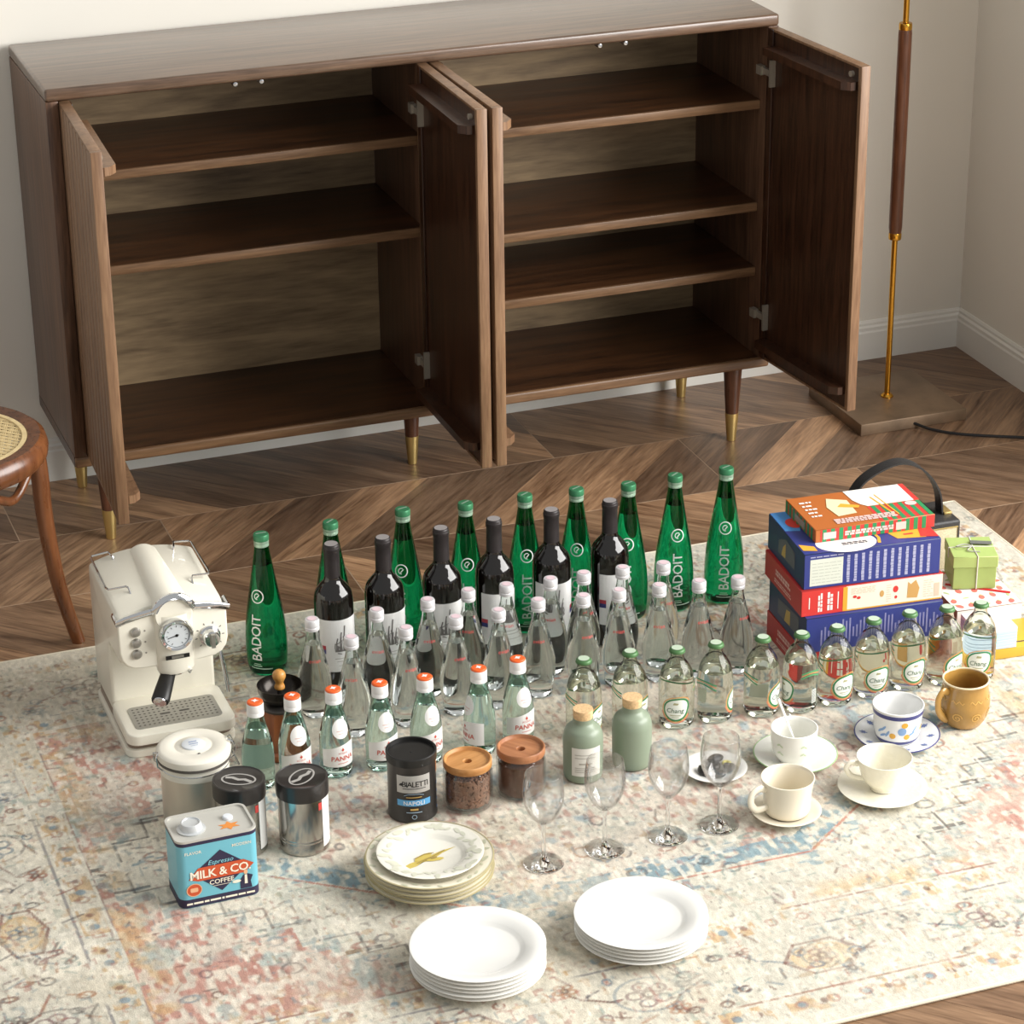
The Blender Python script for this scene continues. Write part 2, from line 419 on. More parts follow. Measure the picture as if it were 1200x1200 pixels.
# ------------------------------------------------------------------ rug (pattern woven into its colour attribute)
def build_rug():
    X0, X1, Y0, Y1 = -0.57, 1.832, -2.122, -0.465
    st = 0.0027
    nx, ny = int((X1 - X0) / st) + 1, int((Y1 - Y0) / st) + 1
    xs = np.linspace(X0, X1, nx); ys = np.linspace(Y0, Y1, ny)
    XX, YY = np.meshgrid(xs, ys)
    rs = np.random.RandomState(5)
    def noise(cell, cy=None):
        cy = cy or cell
        gx, gy = int((X1 - X0) / cell) + 3, int((Y1 - Y0) / cy) + 3
        g = rs.rand(gy, gx)
        fx, fy = (XX - X0) / cell, (YY - Y0) / cy
        ix, iy = fx.astype(int), fy.astype(int); tx, ty = fx - ix, fy - iy
        tx = tx * tx * (3 - 2 * tx); ty = ty * ty * (3 - 2 * ty)
        return (g[iy, ix] * (1 - tx) * (1 - ty) + g[iy, ix + 1] * tx * (1 - ty) + g[iy + 1, ix] * (1 - tx) * ty + g[iy + 1, ix + 1] * tx * ty)
    def fbm(c): return 0.5 * noise(c) + 0.3 * noise(c / 2) + 0.2 * noise(c / 4)
    def ss(a, b, v): t = np.clip((v - a) / (b - a), 0, 1); return t * t * (3 - 2 * t)
    cream = np.array(lin('#cac5b6')[:3])
    C = np.ones((ny, nx, 3)) * cream
    def blend(col, a):
        a = np.clip(a, 0, 1)[..., None]; C[:] = C * (1 - a) + np.array(lin(col)[:3]) * a
    U = np.abs(XX - 0.631); V = np.abs(YY + 1.293)
    Us, Vs = XX - 0.631, YY + 1.293
    E = np.minimum(1.201 - U, 0.8285 - V)
    wear = fbm(0.09); fine = noise(0.010, 0.018); fine2 = noise(0.016, 0.008); grit = noise(0.0055, 0.009)
    blend('#cbbfa8', 0.5 * ss(0.45, 0.7, fbm(0.25)))
    blend('#e8dfcc', 0.6 * ss(0.5, 0.7, fbm(0.15)))
    field = ((U < 0.890) & (V < 0.520)).astype(float)
    # stepped red spandrels at the corners
    st_u = np.floor(U / 0.062) * 0.062
    span = field * (st_u + V > 0.90 + 0.0 * U)
    blend('#a86a5e', span * ss(0.46, 0.64, 0.6 * fine + 0.4 * wear) * 0.78)
    blend('#cba596', span * 0.22)
    blend('#a9b6b0', span * ss(0.60, 0.75, fbm(0.06)) * 0.75)
    edge_sp = field * (np.abs(st_u + V - 0.90) < 0.022)
    blend('#9aa5a2', edge_sp * 0.65 * ss(0.3, 0.6, fine2))
    blend('#5f5a58', field * (np.abs(st_u + V - 0.878) < 0.0045) * ss(0.4, 0.6, wear) * 0.8)
    # yellow patches near the guard
    yl = field * ss(0.06, 0.0, np.minimum(0.89 - U, 0.52 - V) - 0.02)
    blend('#c9a878', yl * ss(0.48, 0.66, fbm(0.05)) * 0.6)
    # medallion with blue band
    h = np.maximum(V - 0.325, (V - 0.325 + (U - 0.27) * 0.75))
    inside = (h < 0).astype(float)
    blend('#d3bfb2', inside * 0.3 * ss(0.4, 0.6, fbm(0.12)))
    blend('#a87469', inside * ss(0.57, 0.74, 0.55 * fine + 0.45 * fbm(0.1)) * 0.6)
    blend('#8fa3ab', inside * ss(0.62, 0.75, fbm(0.05)) * 0.7)
    band = (np.abs(h - 0.012) < 0.026 + 0.010 * (noise(0.05) - 0.5))
    blend('#7f979f', band * ss(0.38, 0.60, 0.65 * fine + 0.35 * wear) * 0.9)
    blend('#7f979f', (np.abs(h - 0.03) < 0.06) * ss(0.62, 0.72, 0.6 * fine2 + 0.4 * noise(0.03)) * 0.7)
    blend('#b26a58', (np.abs(h - 0.046) < 0.0035) * ss(0.3, 0.5, wear) * 0.7)
    # guards
    def guard(e0, e1, k):
        m = ((E > e0) & (E < e1)).astype(float)
        t = np.where(1.201 - U < 0.8285 - V, YY, XX)
        ph = (t * 9.0 + 0.3 * k) % 1.0; ph2 = (t * 18.0 + 0.1) % 1.0
        blend('#bf9d70', m * (ph < 0.74) * ss(0.46, 0.62, 0.45 * wear + 0.55 * fine) * 0.72)
        mid = (E - (e0 + e1) / 2)
        q = np.hypot(mid / 0.010, (ph - 0.22) / 0.085)
        blend('#6f8b9a', m * ss(1.1, 0.7, q) * 0.75 * ss(0.3, 0.5, wear))
        q = np.hypot(mid / 0.008, (ph - 0.55) / 0.06)
        blend('#74544b', m * ss(1.1, 0.7, q) * 0.7 * ss(0.3, 0.5, wear))
        q = np.hypot(mid / 0.009, (ph2 - 0.5) / 0.16); blend('#a5796a', m * (np.abs(q - 1) < 0.3) * 0.5 * ss(0.35, 0.55, noise(0.05)))
    guard(0.034, 0.076, 0); guard(0.260, 0.304, 1)
    for e, c in ((0.084, '#96705f'), (0.252, '#77757a'), (0.311, '#8d6a62')):
        blend(c, (np.abs(E - e) < 0.0022) * ss(0.40, 0.58, noise(0.10)) * 0.7)
    # strokes, rings and sprigs
    def window(x, y, r):
        i0, i1 = max(0, int((x - r - X0) / st)), min(nx, int((x + r - X0) / st) + 2)
        j0, j1 = max(0, int((y - r - Y0) / st)), min(ny, int((y + r - Y0) / st) + 2)
        return slice(j0, j1), slice(i0, i1)
    def put(sl, a, col):
        a = (np.clip(a, 0, 1) * np.clip(0.15 + 1.3 * wear[sl] * (0.55 + 0.9 * grit[sl]), 0, 1))[..., None]
        C[sl] = C[sl] * (1 - a) + np.array(lin(col)[:3]) * a
    def stroke(x0, y0, x1, y1, wd, col, al=0.75):
        cx, cy = (x0 + x1) / 2, (y0 + y1) / 2; r = math.hypot(x1 - x0, y1 - y0) / 2 + wd * 2
        sl = window(cx, cy, r); px, py = XX[sl], YY[sl]
        if px.size == 0: return
        dx, dy = x1 - x0, y1 - y0; L = dx * dx + dy * dy + 1e-9
        t = np.clip(((px - x0) * dx + (py - y0) * dy) / L, 0, 1)
        d = np.hypot(px - x0 - t * dx, py - y0 - t * dy)
        put(sl, al * ss(wd, wd * 0.4, d), col)
    def ring(x, y, rx, ry, wd, col, al=0.7, fill=None):
        sl = window(x, y, max(rx, ry) + wd * 2); px, py = XX[sl], YY[sl]
        if px.size == 0: return
        q = np.hypot((px - x) / rx, (py - y) / ry); d = np.abs(q - 1) * min(rx, ry)
        if fill: put(sl, 0.6 * (q < 1), fill)
        put(sl, al * ss(wd, wd * 0.4, d), col)
    def poly(pts, wd, col, al, closed=False):
        for a, b in zip(pts, pts[1:] + (pts[:1] if closed else [])): stroke(a[0], a[1], b[0], b[1], wd, col, al)
    rr = random.Random(3)
    pal = ['#8f5a4b', '#6f7f88', '#5f5c5e', '#6e4f46', '#84968f', '#a2775a', '#4f4a49', '#7b6162']
    def flower(x, y, s, col):
        n_ = rr.choice((4, 5, 6)); a0 = rr.uniform(0, 60)
        for k in range(n_):
            a = k * 360 / n_ + a0
            ring(x + s * 0.55 * math.cos(R(a)), y + s * 0.55 * math.sin(R(a)), s * 0.30, s * 0.24, 0.0035, col, 0.75)
        ring(x, y, s * 0.2, s * 0.2, 0.004, '#5d4c48', 0.8)
    def side_pt(side, t, e):
        return [(X0 + t, Y1 - e), (X0 + t, Y0 + e), (X0 + e, Y0 + t), (X1 - e, Y0 + t)][side]
    for side in range(4):
        ln, n = ((2.4, 8), (2.4, 8), (1.657, 6), (1.657, 6))[side]
        d_ = ln / n
        # winding vine between the medallions
        for k in range(n * 2):
            t0_, t1_ = d_ / 2 * k, d_ / 2 * (k + 1)
            e0_, e1_ = (0.118, 0.222) if k % 2 else (0.222, 0.118)
            if max(0.1, t0_) != t0_ or t1_ > ln - 0.1: continue
            mid_ = (t0_ + t1_) / 2
            poly([side_pt(side, t0_ + 0.02, e0_), side_pt(side, mid_ - 0.03, (e0_ * 0.7 + e1_ * 0.3)), side_pt(side, mid_ + 0.02, (e0_ * 0.45 + e1_ * 0.55))], 0.0038, rr.choice(pal), 0.85)
            flower(*side_pt(side, t0_ + 0.03, e0_), 0.022, rr.choice(pal))
        for k in range(n):
            t = (k + 0.5) * d_
            x, y = side_pt(side, t, 0.168)
            if not (X0 + 0.1 < x < X1 - 0.1 and Y0 + 0.1 < y < Y1 - 0.1): continue
            a, b = (0.066, 0.042) if side < 2 else (0.042, 0.066)
            if k % 2 == 0:
                if rr.random() < 0.6: ring(x, y, a, b, 0.0045, '#6f7f88', 0.9, '#cbbb97')
                else:
                    hexa = [(x + a, y), (x + a * 0.5, y + b), (x - a * 0.5, y + b), (x - a, y), (x - a * 0.5, y - b), (x + a * 0.5, y - b)]
                    ring(x, y, a * 0.8, b * 0.8, 0.004, '#c09a66', 0.4, '#c8a873'); poly(hexa, 0.0045, '#7a5a50', 0.85, True)
                flower(x, y, 0.028, rr.choice(pal))
            else:
                flower(x, y, 0.042, rr.choice(pal)); ring(x, y, 0.055, 0.045, 0.0035, rr.choice(pal), 0.6)
            for q in range(26):
                u_, v_ = rr.uniform(-0.15, 0.15), rr.uniform(-0.075, 0.075)
                ax_, ay_ = side_pt(side, t + u_, 0.168 + v_)
                an = R(rr.choice((25, 60, 115, 150, 85, 0)) + rr.uniform(-8, 8)); l = rr.uniform(0.012, 0.040)
                stroke(ax_, ay_, ax_ + l * math.cos(an), ay_ + l * math.sin(an), rr.uniform(0.0028, 0.0042), rr.choice(pal), 0.68)
                if rr.random() < 0.35: ring(ax_, ay_, rr.uniform(0.007, 0.013), rr.uniform(0.006, 0.011), 0.0035, rr.choice(pal), 0.8)
    # field: stray sprigs, stepped lines
    for q in range(460):
        x = rr.uniform(-0.27, 1.53); y = rr.uniform(-1.82, -0.76)
        a = R(rr.choice((20, 60, 90, 120, 160, 0)) + rr.uniform(-10, 10)); l = rr.uniform(0.008, 0.026)
        stroke(x, y, x + l * math.cos(a), y + l * math.sin(a), rr.uniform(0.0028, 0.0040), rr.choice(pal), 0.58)
    for q in range(110):
        ring(rr.uniform(-0.2, 1.45), rr.uniform(-1.78, -0.8), rr.uniform(0.007, 0.02), rr.uniform(0.006, 0.016), 0.0035, rr.choice(pal), 0.7)
    for sx in (-1, 1):          # stepped outlines beside the spandrels
        for sy in (-1, 1):
            for k in range(7):
                u0 = 0.40 + 0.062 * k; v0 = 0.90 - u0 - 0.045
                x0_, y0_ = 0.631 + sx * u0, -1.293 + sy * v0
                poly([(x0_, y0_), (x0_ + sx * 0.062, y0_), (x0_ + sx * 0.062, y0_ - sy * 0.062)], 0.0034, '#55504f', 0.8)
    # woven flecks all over except the plain outer edge
    inner = (E > 0.03).astype(float)
    for col, cell, lo, al in (('#a06c62', 0.0075, 0.80, 0.5), ('#7c8c90', 0.008, 0.80, 0.5), ('#625a57', 0.0065, 0.83, 0.5), ('#b3946d', 0.010, 0.80, 0.45), ('#93a093', 0.010, 0.80, 0.5), ('#e6dfd0', 0.008, 0.70, 0.6)):
        blend(col, inner * ss(lo, lo + 0.08, noise(cell, cell * 1.6)) * ss(0.25, 0.6, fbm(0.12)) * al)
    # worn-down pile
    blend('#d3cab8', 0.45 * ss(0.48, 0.66, fbm(0.2)) * ss(0.3, 0.7, fine))
    C[:] = C * (0.84 + 0.26 * grit[..., None]) * (0.92 + 0.16 * noise(0.004, 0.012)[..., None])
    verts = np.empty((ny * nx, 3)); verts[:, 0] = XX.ravel(); verts[:, 1] = YY.ravel()
    verts[:, 2] = ZR - 0.0012 + 0.0007 * fine.ravel()
    idx = np.arange(ny * nx).reshape(ny, nx)
    quads = np.stack([idx[:-1, :-1], idx[:-1, 1:], idx[1:, 1:], idx[1:, :-1]], -1).reshape(-1, 4)
    me = bpy.data.meshes.new('rug')
    me.vertices.add(ny * nx); me.vertices.foreach_set('co', verts.ravel())
    nq = len(quads); me.loops.add(nq * 4); me.loops.foreach_set('vertex_index', quads.ravel().astype(np.int32))
    me.polygons.add(nq); me.polygons.foreach_set('loop_start', np.arange(0, nq * 4, 4, dtype=np.int32)); me.polygons.foreach_set('loop_total', np.full(nq, 4, dtype=np.int32))
    me.update(); me.validate()
    at = me.color_attributes.new('weave', 'FLOAT_COLOR', 'POINT')
    col = np.ones((ny * nx, 4)); col[:, :3] = C.reshape(-1, 3); at.data.foreach_set('color', col.ravel())
    m = bpy.data.materials.new('rug_weave'); m.use_nodes = True
    nt = m.node_tree; b = nt.nodes['Principled BSDF']; N = nt.nodes.new; L = nt.links.new
    a = N('ShaderNodeAttribute'); a.attribute_name = 'weave'
    tc = N('ShaderNodeTexCoord'); mp = N('ShaderNodeMapping'); mp.inputs['Scale'].default_value = (420, 260, 1)
    n1 = N('ShaderNodeTexNoise'); n1.inputs['Scale'].default_value = 1.0; n1.inputs['Detail'].default_value = 2
    L(tc.outputs['Object'], mp.inputs['Vector']); L(mp.outputs['Vector'], n1.inputs['Vector'])
    mr = N('ShaderNodeMapRange'); mr.inputs['To Min'].default_value = 0.72; mr.inputs['To Max'].default_value = 1.22
    L(n1.outputs['Fac'], mr.inputs['Value'])
    mm = N('ShaderNodeVectorMath'); mm.operation = 'SCALE'
    L(a.outputs['Color'], mm.inputs[0]); L(mr.outputs[0], mm.inputs['Scale']); L(mm.outputs['Vector'], b.inputs['Base Color'])
    bp_ = N('ShaderNodeBump'); bp_.inputs['Strength'].default_value = 0.5; bp_.inputs['Distance'].default_value = 0.001
    L(n1.outputs['Fac'], bp_.inputs['Height']); L(bp_.outputs['Normal'], b.inputs['Normal'])
    setp(b, **{'Roughness': 0.95, 'Specular IOR Level': 0.15})
    root = thing('rug', 'large faded cream rug with worn red, blue and yellow medallion pattern', 'rug', (0, 0, 0))
    obj('pile', me, m, root)
    edge = [(X0, Y0), (X1, Y0), (X1, Y1), (X0, Y1)]
    e = G().tube([(x, y, 0.0042) for x, y in edge[:1] + [edge[1]]], 0.0041, 8)
    for i in range(1, 4): e.tube([(edge[i][0], edge[i][1], 0.0042), (edge[(i + 1) % 4][0], edge[(i + 1) % 4][1], 0.0042)], 0.0041, 8)
    obj('binding', e.mesh('binding'), mat('rug_binding', '#e0d6c0', 0.9, bump=0.4, bscale=500), root)
    obj('backing', G().box(X0, X1, Y0, Y1, 0.0004, 0.0055).mesh('backing', False), mat('rug_backing', '#c7b99e', 0.95), root)
build_rug()

# ================================================================== sideboard
W_X = wood('walnut_along_x', '#463426', '#745a47', 'X', rough=0.30, scale=8, stretch=16, coat=0.7)
W_Y = wood('walnut_along_y', '#4a2f20', '#8a6247', 'Y', rough=0.36, scale=8, stretch=16)
W_Z = wood('walnut_along_z', '#3c281c', '#735440', 'Z', rough=0.38, scale=8, stretch=16)
W_BK = wood('walnut_back_panel', '#766148', '#b59a75', 'X', rough=0.5, scale=6, stretch=8)
W_SH = wood('walnut_shelf_shaded', '#27160d', '#5c3a22', 'X', rough=0.34, scale=6, stretch=10)  # darkened copy of the walnut, shade inside the cabinet put into the colour
W_XE = wood('walnut_lit_edge_x', '#60452e', '#8a694b', 'X', rough=0.4, scale=8, stretch=14)  # lighter copy for front edges, the light on them painted in
M_brass = mat('brushed_brass', '#d2b878', 0.36, 0.85)
M_steel = mat('hinge_steel', '#a39a8c', 0.35, 0.35)
M_chr0 = mat('catch_chrome', '#b9bcc0', 0.2, 0.8)
M_dark = mat('dark_gap', '#1a1512', 0.6)
SB = thing('sideboard', 'long walnut sideboard with four open doors and brass-tipped legs', 'sideboard', (0, 0, 0))
SW, SD, SH, ZB = 1.6, 0.388, 1.003, 0.188
T = 0.026
obj('top_panel', bx('top_panel', 0, SW, 0, SD, SH - T, SH, 0.006, 3), W_X, SB)
bt = obj('bottom_panel', bx('bottom_panel', 0.0, SW, 0.012, SD, ZB, ZB + 0.024, 0.0), W_SH, SB)
obj('lit_edge_strip', bx('lit_edge_strip', 0.0, SW, 0.0, 0.012, ZB, ZB + 0.024, 0.005, 3), W_XE, bt)  # added strip, paints the panel's front edge as lit
obj('side_panel', bx('side_panel', 0, 0.026, 0.001, SD, ZB + 0.024, SH - T, 0.002), W_Z, SB)
obj('side_panel', bx('side_panel', SW - 0.026, SW, 0.001, SD, ZB + 0.024, SH - T, 0.002), W_Z, SB)
obj('back_panel', bx('back_panel', 0.026, 0.79, SD - 0.014, SD - 0.002, ZB + 0.024, SH - T, 0.0), W_BK, SB)
obj('back_panel', bx('back_panel', 0.81, SW - 0.026, SD - 0.014, SD - 0.002, ZB + 0.024, SH - T, 0.0), W_BK, SB)
obj('divider', bx('divider', 0.79, 0.81, 0.028, SD - 0.014, ZB + 0.024, SH - T, 0.001), W_Z, SB)
for x0, x1, z in ((0.026, 0.79, 0.795), (0.026, 0.79, 0.592), (0.81, 1.574, 0.788), (0.81, 1.574, 0.553), (0.81, 1.574, 0.401)):
    sf = obj('shelf', bx('shelf', x0 + 0.001, x1 - 0.001, 0.036, SD - 0.016, z, z + 0.02, 0.0), W_SH, SB)
    obj('lit_edge_strip', bx('lit_edge_strip', x0 + 0.001, x1 - 0.001, 0.028, 0.036, z, z + 0.02, 0.0015), W_XE, sf)  # same wood as the shelf; strip added to paint its front edge lit
for x in (0.391, 0.446, 1.188, 1.247):
    obj('door_catch', G().lathe([(0, -0.012), (0.0048, -0.012), (0.0058, -0.010), (0.0058, 0.004), (0.0045, 0.006), (0.0045, 0.016), (0, 0.017)], 14, M=Matrix.Translation((x, 0.030, SH - T - 0.0065)) @ Matrix.Rotation(R(90), 4, 'X')).mesh('door_catch'), M_chr0, SB, label='small chrome door catch')
leg_w = G().lathe([(0, 0.187), (0.021, 0.187), (0.0215, 0.180), (0.0150, 0.068), (0, 0.068)], 28).mesh('leg')
fer = G().lathe([(0, 0.069), (0.0154, 0.069), (0.0156, 0.066), (0.0105, 0.001), (0.0095, 0.0), (0, 0.0)], 28).mesh('ferrule')
W_LEG = wood('walnut_leg', '#3c2419', '#6e4632', 'Z', rough=0.3, scale=8, stretch=10)
for x, y in ((0.070, 0.040), (0.070, 0.335), (1.530, 0.044), (1.530, 0.335), (0.80, 0.187)):
    l = obj('leg', leg_w, W_LEG, SB, (x, y, 0)); obj('ferrule', fer, M_brass, l, label='tapered brass leg tip')
# doors: local X from hinge to free edge, inner side = +Y * s
DZ0, DZ1, DWID = 0.2135, 0.9755, 0.384
W_DOOR = wood('walnut_door_shaded', '#22130c', '#4d3020', 'Z', rough=0.34, scale=9, stretch=18)  # dark copy of the walnut, shade on the inner faces painted in
W_EDGE = wood('walnut_lit_edge', '#684b36', '#917053', 'Z', rough=0.4, scale=9, stretch=14)  # light copy, lit door edges put into the colour; slats share it
def door(hx, hy, ang, s, lab):
    d = obj('door', bx('door', 0.012, DWID - 0.012, min(-s * 0.002, s * 0.009), max(-s * 0.002, s * 0.009), DZ0 + 0.001, DZ1 - 0.001, 0.0), W_DOOR, SB, (hx, hy, 0), (0, 0, R(ang)), label=lab)
    for x0, x1 in ((0.0, 0.012), (DWID - 0.012, DWID)):
        obj('edge_stile', bx('edge_stile', x0, x1, -0.011, 0.011, DZ0, DZ1, 0.0015), W_EDGE, d)
    obj('inner_stile', bx('inner_stile', 0.012, 0.034, min(s * 0.009, s * 0.0135), max(s * 0.009, s * 0.0135), DZ0 + 0.001, DZ1 - 0.001, 0.0012), W_DOOR, d)
    for z0, z1 in ((DZ0, DZ0 + 0.006), (DZ1 - 0.006, DZ1)):
        obj('edge_rail', bx('edge_rail', 0.012, DWID - 0.012, -0.0108, 0.0108, z0, z1, 0.001), W_EDGE, d)
    n = 9; wd = (DWID - 0.024) / n
    sl = bx('slat', 0.0030, wd - 0.0030, min(-s * 0.002, -s * 0.011), max(-s * 0.002, -s * 0.011), DZ0 + 0.006, DZ1 - 0.006, 0.003, 2)
    for k in range(n): obj('slat', sl, W_EDGE, d, (0.012 + wd * k, 0, 0))
    for z, up_ in ((DZ1 - 0.052, 1), (DZ0 + 0.036, -1)):
        pol = [(0.036, 0.009), (DWID - 0.016, 0.009), (DWID - 0.014, 0.016), (DWID - 0.016, 0.026), (DWID - 0.032, 0.040), (0.036, 0.040)]
        if s < 0: pol = [(x, -y) for x, y in pol][::-1]
        obj('batten', G().prism(pol, z, z + 0.017).mesh('batten', False), W_EDGE if s > 0 else W_DOOR, d)
    for z in (0.895 - 0.015, 0.318):
        g = G().box(0.036, 0.042, min(s * 0.009, s * 0.022), max(s * 0.009, s * 0.022), z - 0.030, z + 0.030)
        g.box(0.006, 0.037, min(s * 0.014, s * 0.021), max(s * 0.014, s * 0.021), z - 0.007, z + 0.007)
        g.box(-0.012, 0.008, min(s * 0.014, s * 0.026), max(s * 0.014, s * 0.026), z - 0.010, z + 0.010)
        obj('hinge', g.mesh('hinge', False), M_steel, d, label='silver concealed hinge')
    obj('catch_plate', G().lathe([(0, -0.004), (0.006, -0.004), (0.006, 0.004), (0, 0.004)], 12, M=Matrix.Translation((DWID - 0.035, s * 0.0125, DZ1 - 0.022)) @ Matrix.Rotation(R(90), 4, 'X')).mesh('catch_plate'), M_steel, d)
    return d
door(0.0385, 0.016, -92.5, 1, 'leftmost walnut door opened outwards, slatted outside turned to the wall')
door(0.787, 0.016, -90.3, -1, 'walnut door of the left half, dark inner face with battens')
door(0.815, 0.016, -89.6, 1, 'walnut door of the right half, back to back with its neighbour')
door(1.586, 0.016, -84.5, -1, 'rightmost walnut door, dark inner face towards the shelves')

# ================================================================== floor lamp
FL = thing('floor_lamp', 'slim brass floor lamp with walnut grip and square bronze base', 'lamp', (1.955, 0.088, 0))
M_bronze = mat('aged_bronze', '#86705a', 0.40, 0.45, vary=0.25, vscale=14)
M_gold = mat('polished_gold', '#d9a441', 0.22, 1.0)
obj('base', bx('base', -0.138, 0.138, -0.138, 0.138, 0.0, 0.029, 0.002), M_bronze, FL)
obj('pole', G().lathe([(0, 0.029), (0.0068, 0.029), (0.0068, 0.43), (0, 0.43)], 20).mesh('pole'), M_gold, FL)
obj('pole', G().lathe([(0, 0.93), (0.0068, 0.93), (0.0068, 1.50), (0, 1.50)], 20).mesh('pole'), M_gold, FL)
obj('foot_ring', G().lathe([(0.0066, 0.029), (0.015, 0.029), (0.015, 0.032), (0.010, 0.037), (0.0066, 0.037)], 24).mesh('foot_ring'), M_gold, FL)
obj('grip', G().lathe([(0, 0.434), (0.0135, 0.434), (0.0155, 0.45), (0.0158, 0.68), (0.0155, 0.905), (0.0145, 0.915), (0, 0.915)], 28).mesh('grip'), wood('lamp_walnut', '#4d2c1b', '#7a4c33', 'Z', rough=0.35, scale=8), FL)
for z in (0.421, 0.913):
    obj('collar', G().lathe([(0.0066, z), (0.0142, z), (0.0150, z + 0.003), (0.0150, z + 0.013), (0.0142, z + 0.016), (0.0066, z + 0.016)], 24).mesh('collar'), M_gold, FL)
sh = G().lathe([(0.16, 1.42), (0.10, 1.70), (0.099, 1.70), (0.159, 1.42)], 40).mesh('shade')
obj('shade', sh, mat('lamp_linen', '#e8dfcd', 0.9), FL)
obj('cable', G().tube(smooth_path([(0.0, -0.135, 0.012), (0.03, -0.175, 0.006), (0.085, -0.225, 0.005), (0.20, -0.290, 0.005), (0.33, -0.36, 0.005)], 8), 0.0035, 8).mesh('cable'), mat('black_cable', '#1c1a1a', 0.5), FL)

# ================================================================== bentwood chair
CH = thing('bentwood_chair', 'brown bentwood chair with round woven cane seat at the picture edge', 'chair', (-0.315, -0.385, 0))
W_CH = wood('bentwood', '#4c2813', '#7c4b2a', 'Z', rough=0.28, scale=7, stretch=5, coat=0.3)
rim = []
def ringprof(r0, r1, z0, z1):
    return [(r0, z0 + 0.006), (r0 + 0.005, z0), (r1 - 0.010, z0), (r1 - 0.002, z0 + 0.010), (r1, (z0 + z1) / 2), (r1 - 0.004, z1 - 0.008), (r1 - 0.014, z1), (r0 + 0.004, z1 - 0.003), (r0, z1 - 0.008), (r0, z0 + 0.006)]
obj('seat_ring', G().lathe(ringprof(0.155, 0.196, 0.408, 0.456), 64).mesh('seat_ring'), W_CH, CH)
cg = G(); rs_ = 0.157
for a in (0, 60, 120):
    M = Matrix.Rotation(R(a + 15), 4, 'Z')
    k = -12
    while k <= 12:
        d = k * 0.0125
        hl = math.sqrt(max(0, rs_ * rs_ - d * d))
        if hl > 0.01:
            for dd in (-0.0018, 0.0018):
                z = 0.4485 + 0.0006 * (a / 60)
                cg.box(-hl, hl, d + dd - 0.0013, d + dd + 0.0013, z, z + 0.0006, M)
        k += 1
M_cane = mat('cane', '#dcc593', 0.6, vary=0.12, vscale=60)
co = obj('cane_weave', cg.mesh('cane_weave', False), M_cane, CH); co['kind'] = 'stuff'
obj('cane_border', G().lathe([(0.147, 0.449), (0.148, 0.4525), (0.157, 0.4525), (0.158, 0.449)], 64).mesh('cane_border'), M_cane, CH)
legp = [(0.168, -0.03, 0.412), (0.171, -0.032, 0.36), (0.172, -0.033, 0.30), (0.178, -0.034, 0.217), (0.190, -0.036, 0.122), (0.213, -0.034, 0.020), (0.218, -0.033, 0.0)]
lp = smooth_path(legp, 6)
def leg_mesh(zc):
    pts = [p for p in lp if p.z >= zc]
    return G().tube(pts, [0.0180 - 0.0048 * (1 - p.z / 0.41) for p in pts], 14).mesh('leg')
for a, zc in ((0, 0), (90, 0), (180, 0), (270, 0.011)):
    obj('leg', leg_mesh(zc), W_CH, CH, rot=(0, 0, R(a)))
for a in (0, 90, 180, 270):
    arc = [(0.152, -0.045, 0.40), (0.135, -0.07, 0.375), (0.105, -0.105, 0.355), (0.07, -0.135, 0.375), (0.045, -0.152, 0.40)]
    obj('brace', G().tube(smooth_path(arc, 6), 0.009, 10).mesh('brace'), W_CH, CH, rot=(0, 0, R(a)))
bk = [(-0.12, 0.14, 0.43), (-0.16, 0.15, 0.62), (-0.19, 0.13, 0.82), (-0.21, 0.0, 0.90), (-0.19, -0.13, 0.82), (-0.16, -0.15, 0.62), (-0.12, -0.14, 0.43)]
obj('back_hoop', G().tube(smooth_path(bk, 8), 0.013, 12).mesh('back_hoop'), W_CH, CH)

# ================================================================== espresso machine
M_crm = mat('cream_enamel', '#e9e4d4', 0.28, coat=0.35)
M_chr = mat('chrome', '#d4d6d8', 0.08, 1.0)
M_blk = mat('black_plastic', '#1b1a19', 0.4)
M_satin = mat('satin_steel', '#b5b3ae', 0.30, 0.9)
M_white = mat('white_print', '#f1f1ee', 0.5)
EM = thing('espresso_machine', 'cream retro espresso machine with round gauge and chrome rails', 'coffee machine', (-0.011, -0.785, ZR))
# body: column + overhanging head, one side outline extruded across, roof domed
def dome(x): return 0.019 * (1 - (x / 0.1) ** 2)
def slab(x0, x1, prof, nx, name, domed=True, fix=True):
    """side outline (y,z) swept along x, upper points lifted by the dome"""
    n = len(prof); v = []; f = []
    for i in range(nx + 1):
        x = x0 + (x1 - x0) * i / nx
        for (y, z) in prof:
            v.append((x, y, z + (dome(x) if (domed and z > 0.255) else 0)))
    for i in range(nx):
        for k in range(n):
            k2 = (k + 1) % n; f.append((i * n + k, i * n + k2, (i + 1) * n + k2, (i + 1) * n + k))
    f.append(tuple(range(n))); f.append(tuple(nx * n + k for k in range(n - 1, -1, -1)))
    return G().add(v, f).mesh(name, fix=fix)
side = [(-0.012, 0.03), (-0.012, 0.165), (-0.030, 0.178), (-0.112, 0.178), (-0.122, 0.186), (-0.122, 0.258), (-0.116, 0.268), (-0.10, 0.272), (0.108, 0.279), (0.120, 0.272), (0.125, 0.258), (0.125, 0.03)]
bme = slab(-0.0985, 0.0985, side, 16, 'body')
bm = bmesh.new(); bm.from_mesh(bme)
bmesh.ops.bevel(bm, geom=[e for e in bm.edges if e.is_manifold and e.calc_face_angle(0) > R(60) and abs(abs(e.verts[0].co.x) - 0.0985) < 1e-4 and abs(abs(e.verts[1].co.x) - 0.0985) < 1e-4], offset=0.007, segments=4, affect='EDGES', profile=0.5)
